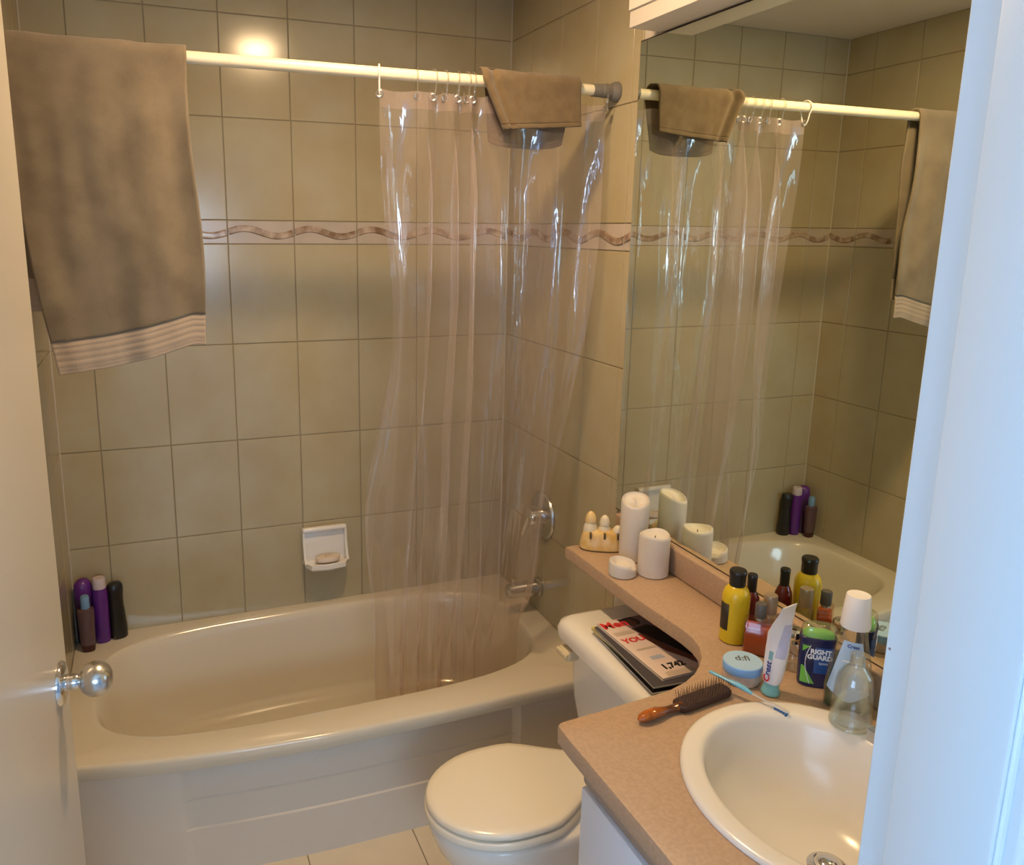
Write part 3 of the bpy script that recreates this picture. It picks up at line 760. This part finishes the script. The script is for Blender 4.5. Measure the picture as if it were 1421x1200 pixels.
es = [bm.edges.new((tv[i], tv[(i + 1) % len(tv)])) for i in range(len(tv))] + [bm.edges.new((hv[i], hv[(i + 1) % 48])) for i in range(48)]
bmesh.ops.triangle_fill(bm, use_beauty=True, use_dissolve=False, edges=es)
# drop any face inside the hole
bmesh.ops.delete(bm, geom=[f for f in bm.faces if ((f.calc_center_median().x - SCX) / .203) ** 2 + ((f.calc_center_median().y - SCY) / .215) ** 2 < .98 and all(v in hv for v in f.verts)], context='FACES')
prev = tv
for pts, zz in ((offset_poly(poly, .0018), CZ - .0018), (poly, CZ - .006), (poly, CZ - .032), (offset_poly(poly, .004), CZ - .037), (offset_poly(poly, .02), CZ - .037)):
    cur_ = [bm.verts.new((p[0], p[1], zz)) for p in pts]
    for i in range(len(cur_)):
        j = (i + 1) % len(cur_); bm.faces.new((prev[i], prev[j], cur_[j], cur_[i]))
    prev = cur_
hb = [bm.verts.new((x, y, CZ - .037)) for x, y in hole]
for i in range(48): bm.faces.new((hv[i], hv[(i + 1) % 48], hb[(i + 1) % 48], hb[i]))
es2 = [bm.edges.get((prev[i], prev[(i + 1) % len(prev)])) for i in range(len(prev))] + [bm.edges.get((hb[i], hb[(i + 1) % 48])) for i in range(48)]
bmesh.ops.triangle_fill(bm, use_beauty=True, use_dissolve=False, edges=es2)
link('worktop', bm, M['counter'], ct, angle=30)
bm = BM(); box(bm, -.030, -.002, YF + .003, -.832, CZ + .0002, .921, .005, 3)
link('backsplash', bm, M['counter'], ct)

va = thing('vanity_cabinet', 'white vanity cabinet with a taupe finger rail under the counter', 'cabinet', (0, 0, 0))
VY = -1.612
bm = BM(); box(bm, -.545, -.004, VY - .018, VY, .0, CZ - .039); box(bm, -.545, -.53, YF + .002, VY - .018, .10, .16); box(bm, -.50, -.485, YF + .002, VY - .018, 0, .10); box(bm, -.545, -.004, YF + .001, YF + .017, 0, CZ - .039); box(bm, -.53, -.004, YF + .017, VY - .018, .10, .115)
link('carcass', bm, M['lam_white'], va, smooth=False)
bm = BM(); box(bm, -.566, -.535, YF + .003, VY + .004, .772, CZ - .041, .010, 3); link('finger_rail', bm, M['taupe_rail'], va)
for y0, y1 in ((-1.872, VY + .002), (YF + .004, -1.876)):
    bm = BM(); box(bm, -.566, -.547, y0, y1, .11, .766, .002, 2); link('door', bm, M['lam_white'], va)

# sink
sk = thing('sink', 'oval cream drop-in sink set in the vanity counter', 'sink', (SCX, SCY, CZ))
bm = BM(); n = 72
def srg(z, ax, ay, ox=0): return ell(ox, 0, z, ax, ay, n)
rings_loft(bm, [srg(.0005, .211, .229), srg(.001, .214, .232), srg(.0055, .2135, .2315), srg(.0085, .210, .228), srg(.0095, .204, .222), srg(.0095, .176, .205, -.008), srg(.0080, .169, .199, -.009), srg(.003, .164, .194, -.010), srg(-.006, .161, .191, -.0105), srg(-.05, .147, .176, -.010), srg(-.095, .121, .146, 0.), srg(-.125, .088, .105, .008), srg(-.138, .055, .065, .015), srg(-.143, .028, .03, .02)], False, True)
link('basin', bm, M['sink'], sk, angle=60)
bm = BM(); lathe(bm, [(.032, -.1425), (.032, -.1395), (.027, -.1375), (.025, -.139)], 32, cx=.018); link('drain_flange', bm, M['chrome'], sk)
bm = BM(); lathe(bm, [(.021, -.139), (.0215, -.133), (.018, -.128), (.010, -.1255), (.002, -.125)], 28, cx=.018); link('stopper', bm, M['chrome'], sk)
fa = thing('faucet', 'square edged chrome faucet on the sink rim beside the door frame', 'faucet', (-.113, -1.864, CZ + .0085))
bm = BM(); box(bm, -.030, .036, -.085, .074, .012, .034, .002, 2); link('faucet_body', bm, M['satin'], fa)
bm = BM(); box(bm, -.022, .030, -.078, .062, 0, .0125, .002, 1); link('faucet_base', bm, M['greyrubber'], fa)
bm = BM(); tube(bm, [(.0, -.01, .03), (-.01, -.012, .07), (-.05, -.012, .085), (-.10, -.012, .075)], [.013, .012, .011, .010], 16); link('faucet_spout', bm, M['chrome'], fa)

# ---------------------------------------------------------------- mirror
mi = thing('wall_mirror', 'large frameless mirror on the right wall above the backsplash', 'mirror', (0, 0, 0))
bm = BM(); box(bm, -.0085, -.0035, YF + .004, -.798, .9225, 2.1495, .0012, 1); link('glass', bm, M['mirror'], mi, smooth=False)
bm = BM(); box(bm, -.0094, -.0034, YF + .004, -.80, .9213, .9228); box(bm, -.0092, -.0034, YF + .004, -.80, 2.1492, 2.1506); box(bm, -.0034, -.0006, YF + .004, -.80, .93, 2.14)
link('edge_strip', bm, M['dark_gap'], mi, smooth=False)

# ---------------------------------------------------------------- candles and ornament
def candle(x, y, r, h, label, mod, wick=True, rim=.006):
    c = thing('candle', label, 'candle', (x, y, CZ + .0005), 0, None)
    wk = h - .010
    prof = [(r - .003, 0), (r, .003), (r, h * .5), (r, h - .008), (r - .0015, h - .002), (r - .004, h), (r - rim, h - .002), (r - rim - .004, h - .008), (r * .5, h - .012), (.002, h - .012)]
    wm = lambda a, k: mod(a, k) if k >= 2 else 0
    bm = BM(); lathe(bm, prof, 48, mod=wm); link('wax', bm, M['wax'], c)
    if wick:
        bm = BM(); tube(bm, [(0, 0, h - .016), (.0003, 0, h - .010), (.0015, -.0005, h - .006)], .0012, 6); link('wick', bm, M['wick'], c)
    return c
CAMDIR = math.atan2(-2.65 + 1.0, -1.19 + .07)
candle(-.066, -.980, .036, .169, 'tall ivory pillar candle with a sunken top, tallest of the three', lambda a, k: (0 if k < 3 else 1) * (-.004 - .010 * math.exp(-((((a - CAMDIR - .0) + PI) % (2 * PI) - PI) / 1.1) ** 2) + .006 * math.cos(a - CAMDIR - PI)) * (1 if k < 8 else 1.2) if k >= 3 else 0, False, .004)
candle(-.072, -1.080, .0380, .106, 'mid height ivory pillar candle in front of the tall one', lambda a, k: .0025 * math.sin(a * 2 + .6) if 3 <= k < 7 else 0)
candle(-.146, -1.058, .0345, .035, 'short melted ivory candle stub beside the taller candles', lambda a, k: (.004 * math.cos(a - 2.6) - .012 * math.exp(-((((a + .9) + PI) % (2 * PI) - PI) / .55) ** 2)) if 3 <= k < 8 else 0, False, .005)

cs = thing('castle_ornament', 'small ochre and cream ceramic castle ornament on the shelf end', 'ornament', (-.106, -.894, CZ + .0005), math.radians(-28)); cs.scale = (1.08, 1.08, 1.22)
bm = BM()
def blob(z, rx, ry, w=0): return [(x + 0, y, z + w * math.sin(x * 140)) for x, y, z in ell(0, 0, z, rx, ry, 40, 2.6)]
rings_loft(bm, [blob(.0, .052, .027), blob(.003, .055, .030), blob(.012, .0545, .029), blob(.026, .052, .026), blob(.038, .048, .021, .0015), blob(.043, .042, .015, .002)])
link('mound', bm, M['ochre'], cs)
bm = BM(); rings_loft(bm, [blob(.0, .0555, .0303), blob(.003, .0556, .0304)]); link('base_rim', bm, M['slot'], cs)
for (x, y, r, h) in ((-.030, .002, .0165, .084), (.004, .0, .0150, .077), (.036, -.004, .0145, .056)):
    bm = BM(); lathe(bm, [(r * 1.1, .022), (r * 1.05, h * .55), (r * .92, h * .62), (r * .80, h * .66), (r * .78, h * .70)], 24, cx=x, cy=y)
    tt = link('tower', bm, M['cream_glaze'], cs)
    bm = BM(); lathe(bm, [(r * .74, h * .69), (r * .86, h * .72), (r * .84, h * .80), (r * .68, h * .90), (r * .36, h * .97), (.0006, h)], 24, cx=x, cy=y); link('dome', bm, M['cream_glaze'] if x > 0 else M['ochre'], tt)
    bm = BM(); box(bm, x - .0026, x + .0026, -.0265 - .0 * x, -.016, .0285, .0415, .001, 1); link('window_slot', bm, M['slot'], tt)

# ---------------------------------------------------------------- toiletries on the counter
FACE = math.atan2(-2.65 + 1.5, -1.19 + .08) + PI / 2     # turns a thing's local -y towards the doorway
b = thing('toiletry_bottle', 'yellow bottle with black cap and black label by the backsplash', 'bottle', (-.103, -1.416, CZ + .0005), FACE)
bottle_loft('body', [(.025, .025, 0), (.028, .028, .003), (.028, .028, .092), (.0275, .0275, .102), (.024, .024, .113), (.017, .017, .121), (.013, .013, .124)], M['yellow'], b, 2.)
bm = BM(); lathe(bm, [(.0155, .122), (.0165, .124), (.0165, .143), (.0175, .148), (.0175, .154), (.0155, .1565), (.0, .1568)], 32, cap1=False); link('cap', bm, M['black'], b)
bm = BM(); R = []
for zz in (.030, .088):
    R.append([(.0284 * math.sin(a), -.0284 * math.cos(a), zz) for a in [-1.25 + .85 * k / 10 for k in range(11)]])
rings_loft(bm, R, False, False, closed=False); solid(link('label', bm, M['label_black'], b), .0004, 1)
b = thing('toiletry_bottle', 'small dark red bottle with slim black cap behind the yellow one', 'bottle', (-.052, -1.402, CZ + .0005), 0)
bottle_loft('body', [(.018, .014, 0), (.0195, .0155, .003), (.0200, .016, .06), (.018, .015, .08), (.012, .011, .092), (.009, .009, .096)], M['darkred'], b)
bm = BM(); lathe(bm, [(.0095, .094), (.010, .096), (.010, .118), (.0105, .126), (.0105, .131), (.009, .133)], 24); link('cap', bm, M['black'], b)
b = thing('perfume_bottle', 'square amber perfume bottle with a dark cap beside the yellow bottle', 'perfume', (-.093, -1.478, CZ + .0005), FACE)
def rbox(bm, w, d, z0, z1, r=.004, mi=0): rings_loft(bm, [rrect(-w + .001, w - .001, -d + .001, d - .001, z0, r), rrect(-w, w, -d, d, z0 + .0015, r), rrect(-w, w, -d, d, z1 - .004, r), rrect(-w + .003, w - .003, -d + .003, d - .003, z1, r)])
bm = BM(); rbox(bm, .029, .0165, 0, .074); link('glass_body', bm, M['glass_warm'], b)
bm = BM(); rbox(bm, .0265, .014, .003, .062, .003); link('amber_liquid', bm, M['amber'], b)
bm = BM(); lathe(bm, [(.009, .073), (.009, .079)], 20); link('collar', bm, M['satin'], b)
bm = BM(); lathe(bm, [(.0105, .0785), (.0112, .080), (.0112, .106), (.010, .1085)], 28); link('cap', bm, M['grey_cap'], b)
b = thing('perfume_bottle', 'clear perfume bottle with a bronze cap by the backsplash', 'perfume', (-.055, -1.462, CZ + .0005), 0)
bm = BM(); lathe(bm, [(.015, 0), (.0172, .002), (.0172, .062), (.0150, .070), (.009, .074)], 32); link('glass_body', bm, M['glass'], b)
bm = BM(); lathe(bm, [(.013, .004), (.0148, .006), (.0148, .03), (.013, .0305)], 28); link('pale_liquid', bm, M['tb_grey'], b) ; 
bm = BM(); lathe(bm, [(.0128, .0745), (.0136, .077), (.0136, .110), (.0126, .1135), (.0, .114)], 32, cap1=False); link('cap', bm, M['taupe_cap'], b)
b = thing('perfume_bottle', 'squat clear glass perfume bottle with chrome neck behind the toothpaste', 'perfume', (-.066, -1.545, CZ + .0005), FACE)
bm = BM(); lathe(bm, [(.019, 0), (.0225, .002), (.0235, .012), (.0225, .028), (.018, .040), (.011, .048), (.0085, .053)], 36); link('glass_body', bm, M['glass'], b)
bm = BM(); lathe(bm, [(.016, .003), (.0195, .006), (.0185, .016), (.016, .0165)], 28); link('clear_base', bm, M['glass'], b)
bm = BM(); lathe(bm, [(.0085, .052), (.0085, .058), (.0135, .062), (.0155, .070), (.0150, .079), (.0110, .083), (.004, .082)], 32); link('chrome_top', bm, M['chrome'], b)
b = thing('cream_jar', 'round jar with a pale blue lid in front of the amber bottle', 'jar', (-.188, -1.545, CZ + .0005), FACE)
bm = BM(); lathe(bm, [(.033, 0), (.0355, .003), (.0360, .012), (.0345, .021)], 48); link('jar_body', bm, M['jar'], b)
bm = BM(); lathe(bm, [(.0362, .0215), (.0368, .023), (.0368, .036), (.0362, .0375)], 48); link('lid_rim', bm, M['blue_band'], b)
bm = BM(); lathe(bm, [(.0364, .0374), (.0352, .0390), (.0, .0392)], 48, cap1=False); link('lid_top', bm, M['lid_blue'], b)
text('lettering', 'd:fi', .024, M['grey_cap'], b, Matrix.Translation((-.002, .006, .0393)) @ Matrix.Rotation(.35, 4, 'Z'), bold=.0003)
# toothpaste standing on its cap
b = thing('toothpaste_tube', 'white toothpaste tube standing upright on a teal cap', 'toothpaste', (-.170, -1.602, CZ + .0018), FACE - .25); b.rotation_euler = (0, .06, FACE - .25); b.scale = (1, 1, 1.04)
bm = BM(); lathe(bm, [(.0165, 0), (.0172, .0015), (.0168, .004), (.0140, .012), (.0135, .020), (.0150, .0225), (.0140, .0235)], 32); link('cap', bm, M['teal'], b)
def tubering(z, w, d, ox=0, oy=0, rot=0): return ell(ox, oy, z, w, d, 40, 2.3, rot)
TR = [tubering(.0225, .0145, .0145), tubering(.026, .0165, .0160), tubering(.05, .0190, .0155), tubering(.085, .0205, .0125), tubering(.115, .0205, .0085, -.001, 0, .5), tubering(.140, .0215, .0045, .002, 0, 1.0), tubering(.160, .0225, .0016, .006, 0, 1.2), tubering(.172, .0228, .0010, .008, 0, 1.25)]
bm = BM(); rings_loft(bm, TR); link('tube_body', bm, M['tube_white'], b)
def tube_patch(name, m, a0, a1, z0, z1, off=.0003):
    """A printed area wrapped on the tube: angles a0..a1, heights z0..z1."""
    zt = [(r[0][2], r) for r in TR]; bm = BM(); R = []
    def pt(a, z):
        for (za, ra), (zb, rb) in zip(zt, zt[1:]):
            if z <= zb:
                w = (z - za) / (zb - za); k = (a / (2 * PI) * 40) % 40; i = int(k); f = k - i
                q = [lerp(Vector(r[i]), Vector(r[(i + 1) % 40]), f) for r in (ra, rb)]; p = q[0].lerp(q[1], w)
                c = Vector((sum(v[0] for v in ra) / 40, sum(v[1] for v in ra) / 40, z)); d = (p - c); d.z = 0
                return p + d.normalized() * off
    for i in range(13): R.append([pt(a0 + (a1 - a0) * j / 10, z0 + (z1 - z0) * i / 12) for j in range(11)])
    rings_loft(bm, R, False, False, closed=False); return link(name, bm, m, b)
tube_patch('lilac_print', M['tube_lilac'], 4.75, 5.75, .075, .135)
tube_patch('teal_roundel', M['teal_dark'], 4.25, 4.62, .068, .084, .0004)
text('lettering', 'rest', .017, M['blue_ink'], b, Matrix.Translation((-.0068, -.0170, .053)) @ Matrix.Rotation(-.42, 4, 'Z') @ Matrix.Rotation(PI / 2, 4, 'X') @ Matrix.Rotation(PI / 2, 4, 'Z'), bold=.0004)
text('lettering', 'C', .0175, M['red_ink'], b, Matrix.Translation((-.0066, -.0168, .033)) @ Matrix.Rotation(-.42, 4, 'Z') @ Matrix.Rotation(PI / 2, 4, 'X') @ Matrix.Rotation(PI / 2, 4, 'Z'), bold=.0006)
# deodorant
b = thing('deodorant_stick', 'navy deodorant stick with green gel and clear lid', 'deodorant', (-.069, -1.604, CZ + .0005), FACE + .12)
def dr(z, w, d): return ell(0, 0, z, w, d, 48, 2.7)
bm = BM(); rings_loft(bm, [dr(0, .0285, .0150), dr(.003, .0305, .0165), dr(.060, .0318, .0172), dr(.088, .0312, .0170)]); link('body', bm, M['navy'], b)
bm = BM(); rings_loft(bm, [dr(.0885, .0322, .0180), dr(.089, .0326, .0183), dr(.098, .0326, .0183), dr(.0985, .0320, .0178)]); link('collar', bm, M['navy'], b)
bm = BM(); rings_loft(bm, [dr(.0986, .0280, .0145), dr(.104, .0275, .0140), dr(.108, .0235, .0115), dr(.110, .012, .006)]); link('gel', bm, M['green'], b)
bm = BM(); rings_loft(bm, [dr(.0988, .0312, .0172), dr(.112, .0308, .0168), dr(.119, .0285, .0150), dr(.1225, .0235, .0115), dr(.1235, .010, .005)], False, True); link('clear_lid', bm, M['clearplastic'], b)
def dface(x, z): # point on the front of the body at local x
    e = 2.7; w, d = .0316, .0172
    return -d * (1 - min(.999, abs(x / w)) ** e) ** (1 / e)
def dpatch(name, poly_, m, off):
    bm = BM(); vs = [bm.verts.new((x, dface(x, z_) - off, z_)) for x, z_ in poly_]; bm.faces.new(vs)
    link(name, bm, m, b, smooth=False)
def strip(name, f0, f1, x0, x1, m, off, n=16, horiz=True):
    bm = BM(); R = []
    for i in range(n + 1):
        x = lerp(x0, x1, i / n); R.append([(x, dface(x, 0) - off, lerp(f0(x), f1(x), k / 2)) for k in range(3)])
    rings_loft(bm, R, False, False, closed=False); return link(name, bm, m, b)
strip('blue_panel', lambda x: .030, lambda x: .082, -.006, .028, M['navy_blue'], .0003)
arc = lambda x: .008 + max(0, (.008 - x)) ** 1.6 * 8.5
strip('green_swoosh', lambda x: .008, lambda x: min(.042, .008 + max(0, (-.002 - x)) ** 1.0 * 1.6), -.027, -.002, M['green'], .0004)
strip('green_swoosh', lambda x: lerp(.070, .083, (x + .027) / .012), lambda x: .083, -.027, -.015, M['green'], .0004)
bm = BM(); pts = []
for k in range(25):
    a = k / 24; zz = lerp(.008, .084, a); x = -.004 - .017 * math.sin(PI * min(1, a * .5 + .5) * 1.0) ** 0 * math.sin(PI * (.15 + a * .62)) ** 1.2 + .0 ; pts.append((x, dface(x, zz) - .0006, zz))
tube(bm, pts, .0007, 6); link('silver_arc', bm, M['white_ink'], b)
def front_text(s, x, z_, size, m, **k):
    return text('lettering', s, size, m, b, Matrix.Translation((x, dface(x, 0) - .0012, z_)) @ Matrix.Rotation(PI / 2, 4, 'X'), **k)
front_text('RIGHT', .004, .0735, .0125, M['white_ink'], bold=.0006)
front_text('GUARD', .003, .0625, .0125, M['white_ink'], bold=.0006)
front_text('sport', .010, .0515, .0075, M['white_ink'])
# mouthwash
b = thing('mouthwash_bottle', 'clear mouthwash bottle with a white cup cap and blue label', 'mouthwash', (-.073, -1.684, CZ + .0005), FACE - .08)
def mr(z, w, d, e=2.6): return ell(0, 0, z, w, d, 48, e)
MW = [mr(0, .033, .022), mr(.003, .0385, .0255), mr(.040, .0395, .0262), mr(.075, .0360, .0250), mr(.110, .0285, .0225, 2.3), mr(.140, .0225, .020, 2.), mr(.152, .0215, .0200, 2.), mr(.156, .0235, .0225, 2.), mr(.160, .0235, .0225, 2.), mr(.162, .0200, .0200, 2.)]
bm = BM(); rings_loft(bm, MW); link('bottle_body', bm, M['mw_clear'], b)
bm = BM(); rings_loft(bm, [mr(.003, .030, .019), mr(.005, .0365, .0238), mr(.040, .0375, .0245), mr(.062, .0350, .0235), mr(.0625, .02, .014)]); link('green_liquid', bm, M['mw_liquid'], b)
bm = BM(); n = 64; R = []
for zz, rr in ((.158, .0238), (.160, .0246), (.200, .0212), (.216, .0196), (.2175, .0188)):
    R.append([((rr + .0005 * (k % 2)) * math.cos(2 * PI * k / n), (rr + .0005 * (k % 2)) * math.sin(2 * PI * k / n), zz) for k in range(n)])
rings_loft(bm, R); link('cup_cap', bm, M['white_cap'], b)
def mface(x, z_):
    for ra, rb in zip(MW, MW[1:]):
        za, zb = ra[0][2], rb[0][2]
        if z_ <= zb and zb > za:
            w_ = (z_ - za) / (zb - za); W_ = lerp(ra[0][0], rb[0][0], w_); D_ = lerp(-ra[36][1], -rb[36][1], w_)
            return W_, -D_ * (1 - min(.995, abs(x / W_)) ** 2.5) ** (1 / 2.5)
    return .02, -.02
def mlabel(name, z0, z1, w0, w1, m, off, xo0=0, xo1=0):
    bm = BM(); R = []
    for i in range(13):
        zz = lerp(z0, z1, i / 12); w_ = lerp(w0, w1, i / 12); xo = lerp(xo0, xo1, i / 12)
        R.append([(xo + w_ * (k / 5 - 1), mface(xo + w_ * (k / 5 - 1), zz)[1] - off, zz) for k in range(11)])
    rings_loft(bm, R, False, False, closed=False); return link(name, bm, m, b)
mlabel('front_label', .042, .136, .0345, .0150, M['mw_label'], .0005)
mlabel('label_point', .024, .042, .006, .0345, M['mw_label'], .0005)
mlabel('label_bar', .098, .1005, .017, .0165, M['white_ink'], .0009, .003, .003)
mlabel('label_bar', .091, .0925, .014, .0138, M['white_ink'], .0009, .006, .006)
text('lettering', 'Crest', .0085, M['blue_ink'], b, Matrix.Translation((.001, mface(0, .128)[1] - .0016, .128)) @ Matrix.Rotation(PI / 2, 4, 'X') @ Matrix.Rotation(-.05, 4, 'X'), bold=.0002)
# empty glass bottle on the sink rim
b = thing('glass_bottle', 'empty clear glass bottle standing on the sink rim in front of the mouthwash', 'bottle', (-.121, -1.738, CZ + .0106), 0)
bm = BM(); lathe(bm, [(.030, 0), (.0335, .0015), (.0345, .005), (.0335, .030), (.0300, .075), (.0270, .092), (.0195, .104), (.0130, .110), (.0115, .116), (.0115, .126), (.0128, .1275), (.0128, .131), (.0118, .1325)], 48, cap1=False); link('outer_wall', bm, M['glass'], b)
bm = BM(); lathe(bm, [(.0102, .132), (.0100, .112), (.0170, .1035), (.0250, .090), (.0278, .074), (.0310, .030), (.0318, .009), (.028, .0065), (.002, .0075)], 48, cap0=False); link('inner_wall', bm, M['glass'], b)
bm = BM(); torus(bm, (0, 0, .0045), (0, 0, 1), .0322, .0016, 48, 8); link('thick_foot', bm, M['glass'], b)
# hairbrush
b = thing('hairbrush', 'tortoiseshell hairbrush lying bristles up near the counter edge', 'hairbrush', (-.455, -1.602, CZ + .0005), math.atan2(.027, .215))
bm = BM()
tube(bm, [(0, 0, .009), (.006, 0, .010), (.02, 0, .0115), (.04, 0, .0115), (.056, 0, .0095), (.068, 0, .0088), (.084, 0, .008), (.098, .0, .0075)], [.003, .0085, .0115, .0118, .0088, .0075, .0085, .0105], 20, flat=.72); link('handle', bm, M['tortoise'], b)
bm = BM(); rings_loft(bm, [rrect(.088, .208, -.0145, .0145, .002, .010), rrect(.086, .211, -.0165, .0165, .005, .012), rrect(.086, .211, -.0165, .0165, .012, .012), rrect(.088, .209, -.0145, .0145, .0145, .011)]); link('brush_head', bm, M['cushion'], b)
bm = BM()
for i in range(17):
    for j in range(6):
        x = .097 + i * .0066; y = -.0115 + j * .0046
        tube(bm, [(x, y, .0135), (x - .001 + random.uniform(-.0012, .0012), y + (j - 2.5) * .0012, .031)], [.0006, .0005], 5)
o = link('bristles', bm, M['bristle'], b); o['kind'] = 'stuff'
# toothbrush resting from the hairbrush end over the sink rim
p0, p1 = Vector((-.262, -1.545, CZ + .030)), Vector((-.204, -1.668, CZ + .0145))
b = thing('toothbrush', 'blue toothbrush leaning from the hairbrush across the sink rim', 'toothbrush', p0)
d = (p1 - p0)
def tp(t, dz=0): q = d * t; return (q.x, q.y, q.z + dz)
bm = BM(); tube(bm, [tp(-.02), tp(.0), tp(.1, .0005), tp(.25, .001), tp(.38, .0025), tp(.50, .002), tp(.60, .0)], [.002, .0035, .0042, .0040, .0058, .0058, .0032], 14, flat=.7); link('handle', bm, M['tb_blue'], b)
bm = BM(); tube(bm, [tp(.58), tp(.7, -.0005), tp(.84), tp(.9), tp(1.05), tp(1.09)], [.0030, .0023, .0022, .0042, .0042, .002], 12, flat=.6); link('neck', bm, M['tb_grey'], b)
bm = BM()
for k in range(5):
    q = Vector(tp(.92 + .035 * k)); box(bm, q.x - .003, q.x + .003, q.y - .0016, q.y + .0016, q.z - .0125, q.z - .0015, .0004, 1)
link('brush_tuft', bm, M['tb_dark'], b)

# ---------------------------------------------------------------- ceiling lamp
lp = thing('ceiling_light', 'round recessed ceiling light above the tub front, seen reflected in the tiles', 'light', (-.70, -1.156, CEIL))
bm = BM(); lathe(bm, [(.074, -.004), (.095, -.006), (.098, 0)], 48, cap0=False, cap1=False); link('ring', bm, M['lampring'], lp)
bm = BM(); lathe(bm, [(.0, -.0050), (.072, -.0045), (.0735, -.001)], 48, cap0=False, cap1=False); link('diffuser', bm, M['lamp'], lp)

# ---------------------------------------------------------------- camera, world, view
cam = bpy.data.cameras.new('camera'); co = bpy.data.objects.new('camera', cam); COL.objects.link(co)
Rm = ((0.934603298114691, -0.3555242689054893, 0.010916472523644133), (-0.06347079786797835, -0.1968933025293299, -0.978368276896331), (0.3499830466910425, 0.9136933411371185, -0.20658253892946643))
mw = Matrix(((Rm[0][0], -Rm[1][0], -Rm[2][0], -1.1942), (Rm[0][1], -Rm[1][1], -Rm[2][1], -2.6475), (Rm[0][2], -Rm[1][2], -Rm[2][2], 1.6862), (0, 0, 0, 1)))
co.matrix_world = mw
cam.sensor_fit = 'HORIZONTAL'; cam.sensor_width = 36; cam.lens = 1113.971 / 1421 * 36
cam.shift_x = (710.5 - 636.43) / 1421; cam.shift_y = -(600 - 552.686) / 1421; cam.clip_start = .02
S.camera = co
w = bpy.data.worlds.new('world'); S.world = w; w.use_nodes = True
w.node_tree.nodes['Background'].inputs[0].default_value = (.5, .6, .75, 1); w.node_tree.nodes['Background'].inputs[1].default_value = .05
S.view_settings.view_transform = 'Standard'; S.view_settings.look = 'None'; S.view_settings.exposure = 0; S.view_settings.gamma = 1
S.view_settings.use_curve_mapping = False
S.cycles.transparent_max_bounces = 40; S.cycles.max_bounces = 10; S.cycles.glossy_bounces = 6; S.cycles.transmission_bounces = 8; S.cycles.diffuse_bounces = 5
S.cycles.use_denoising = True; S.cycles.sample_clamp_indirect = 12; S.cycles.blur_glossy = .5
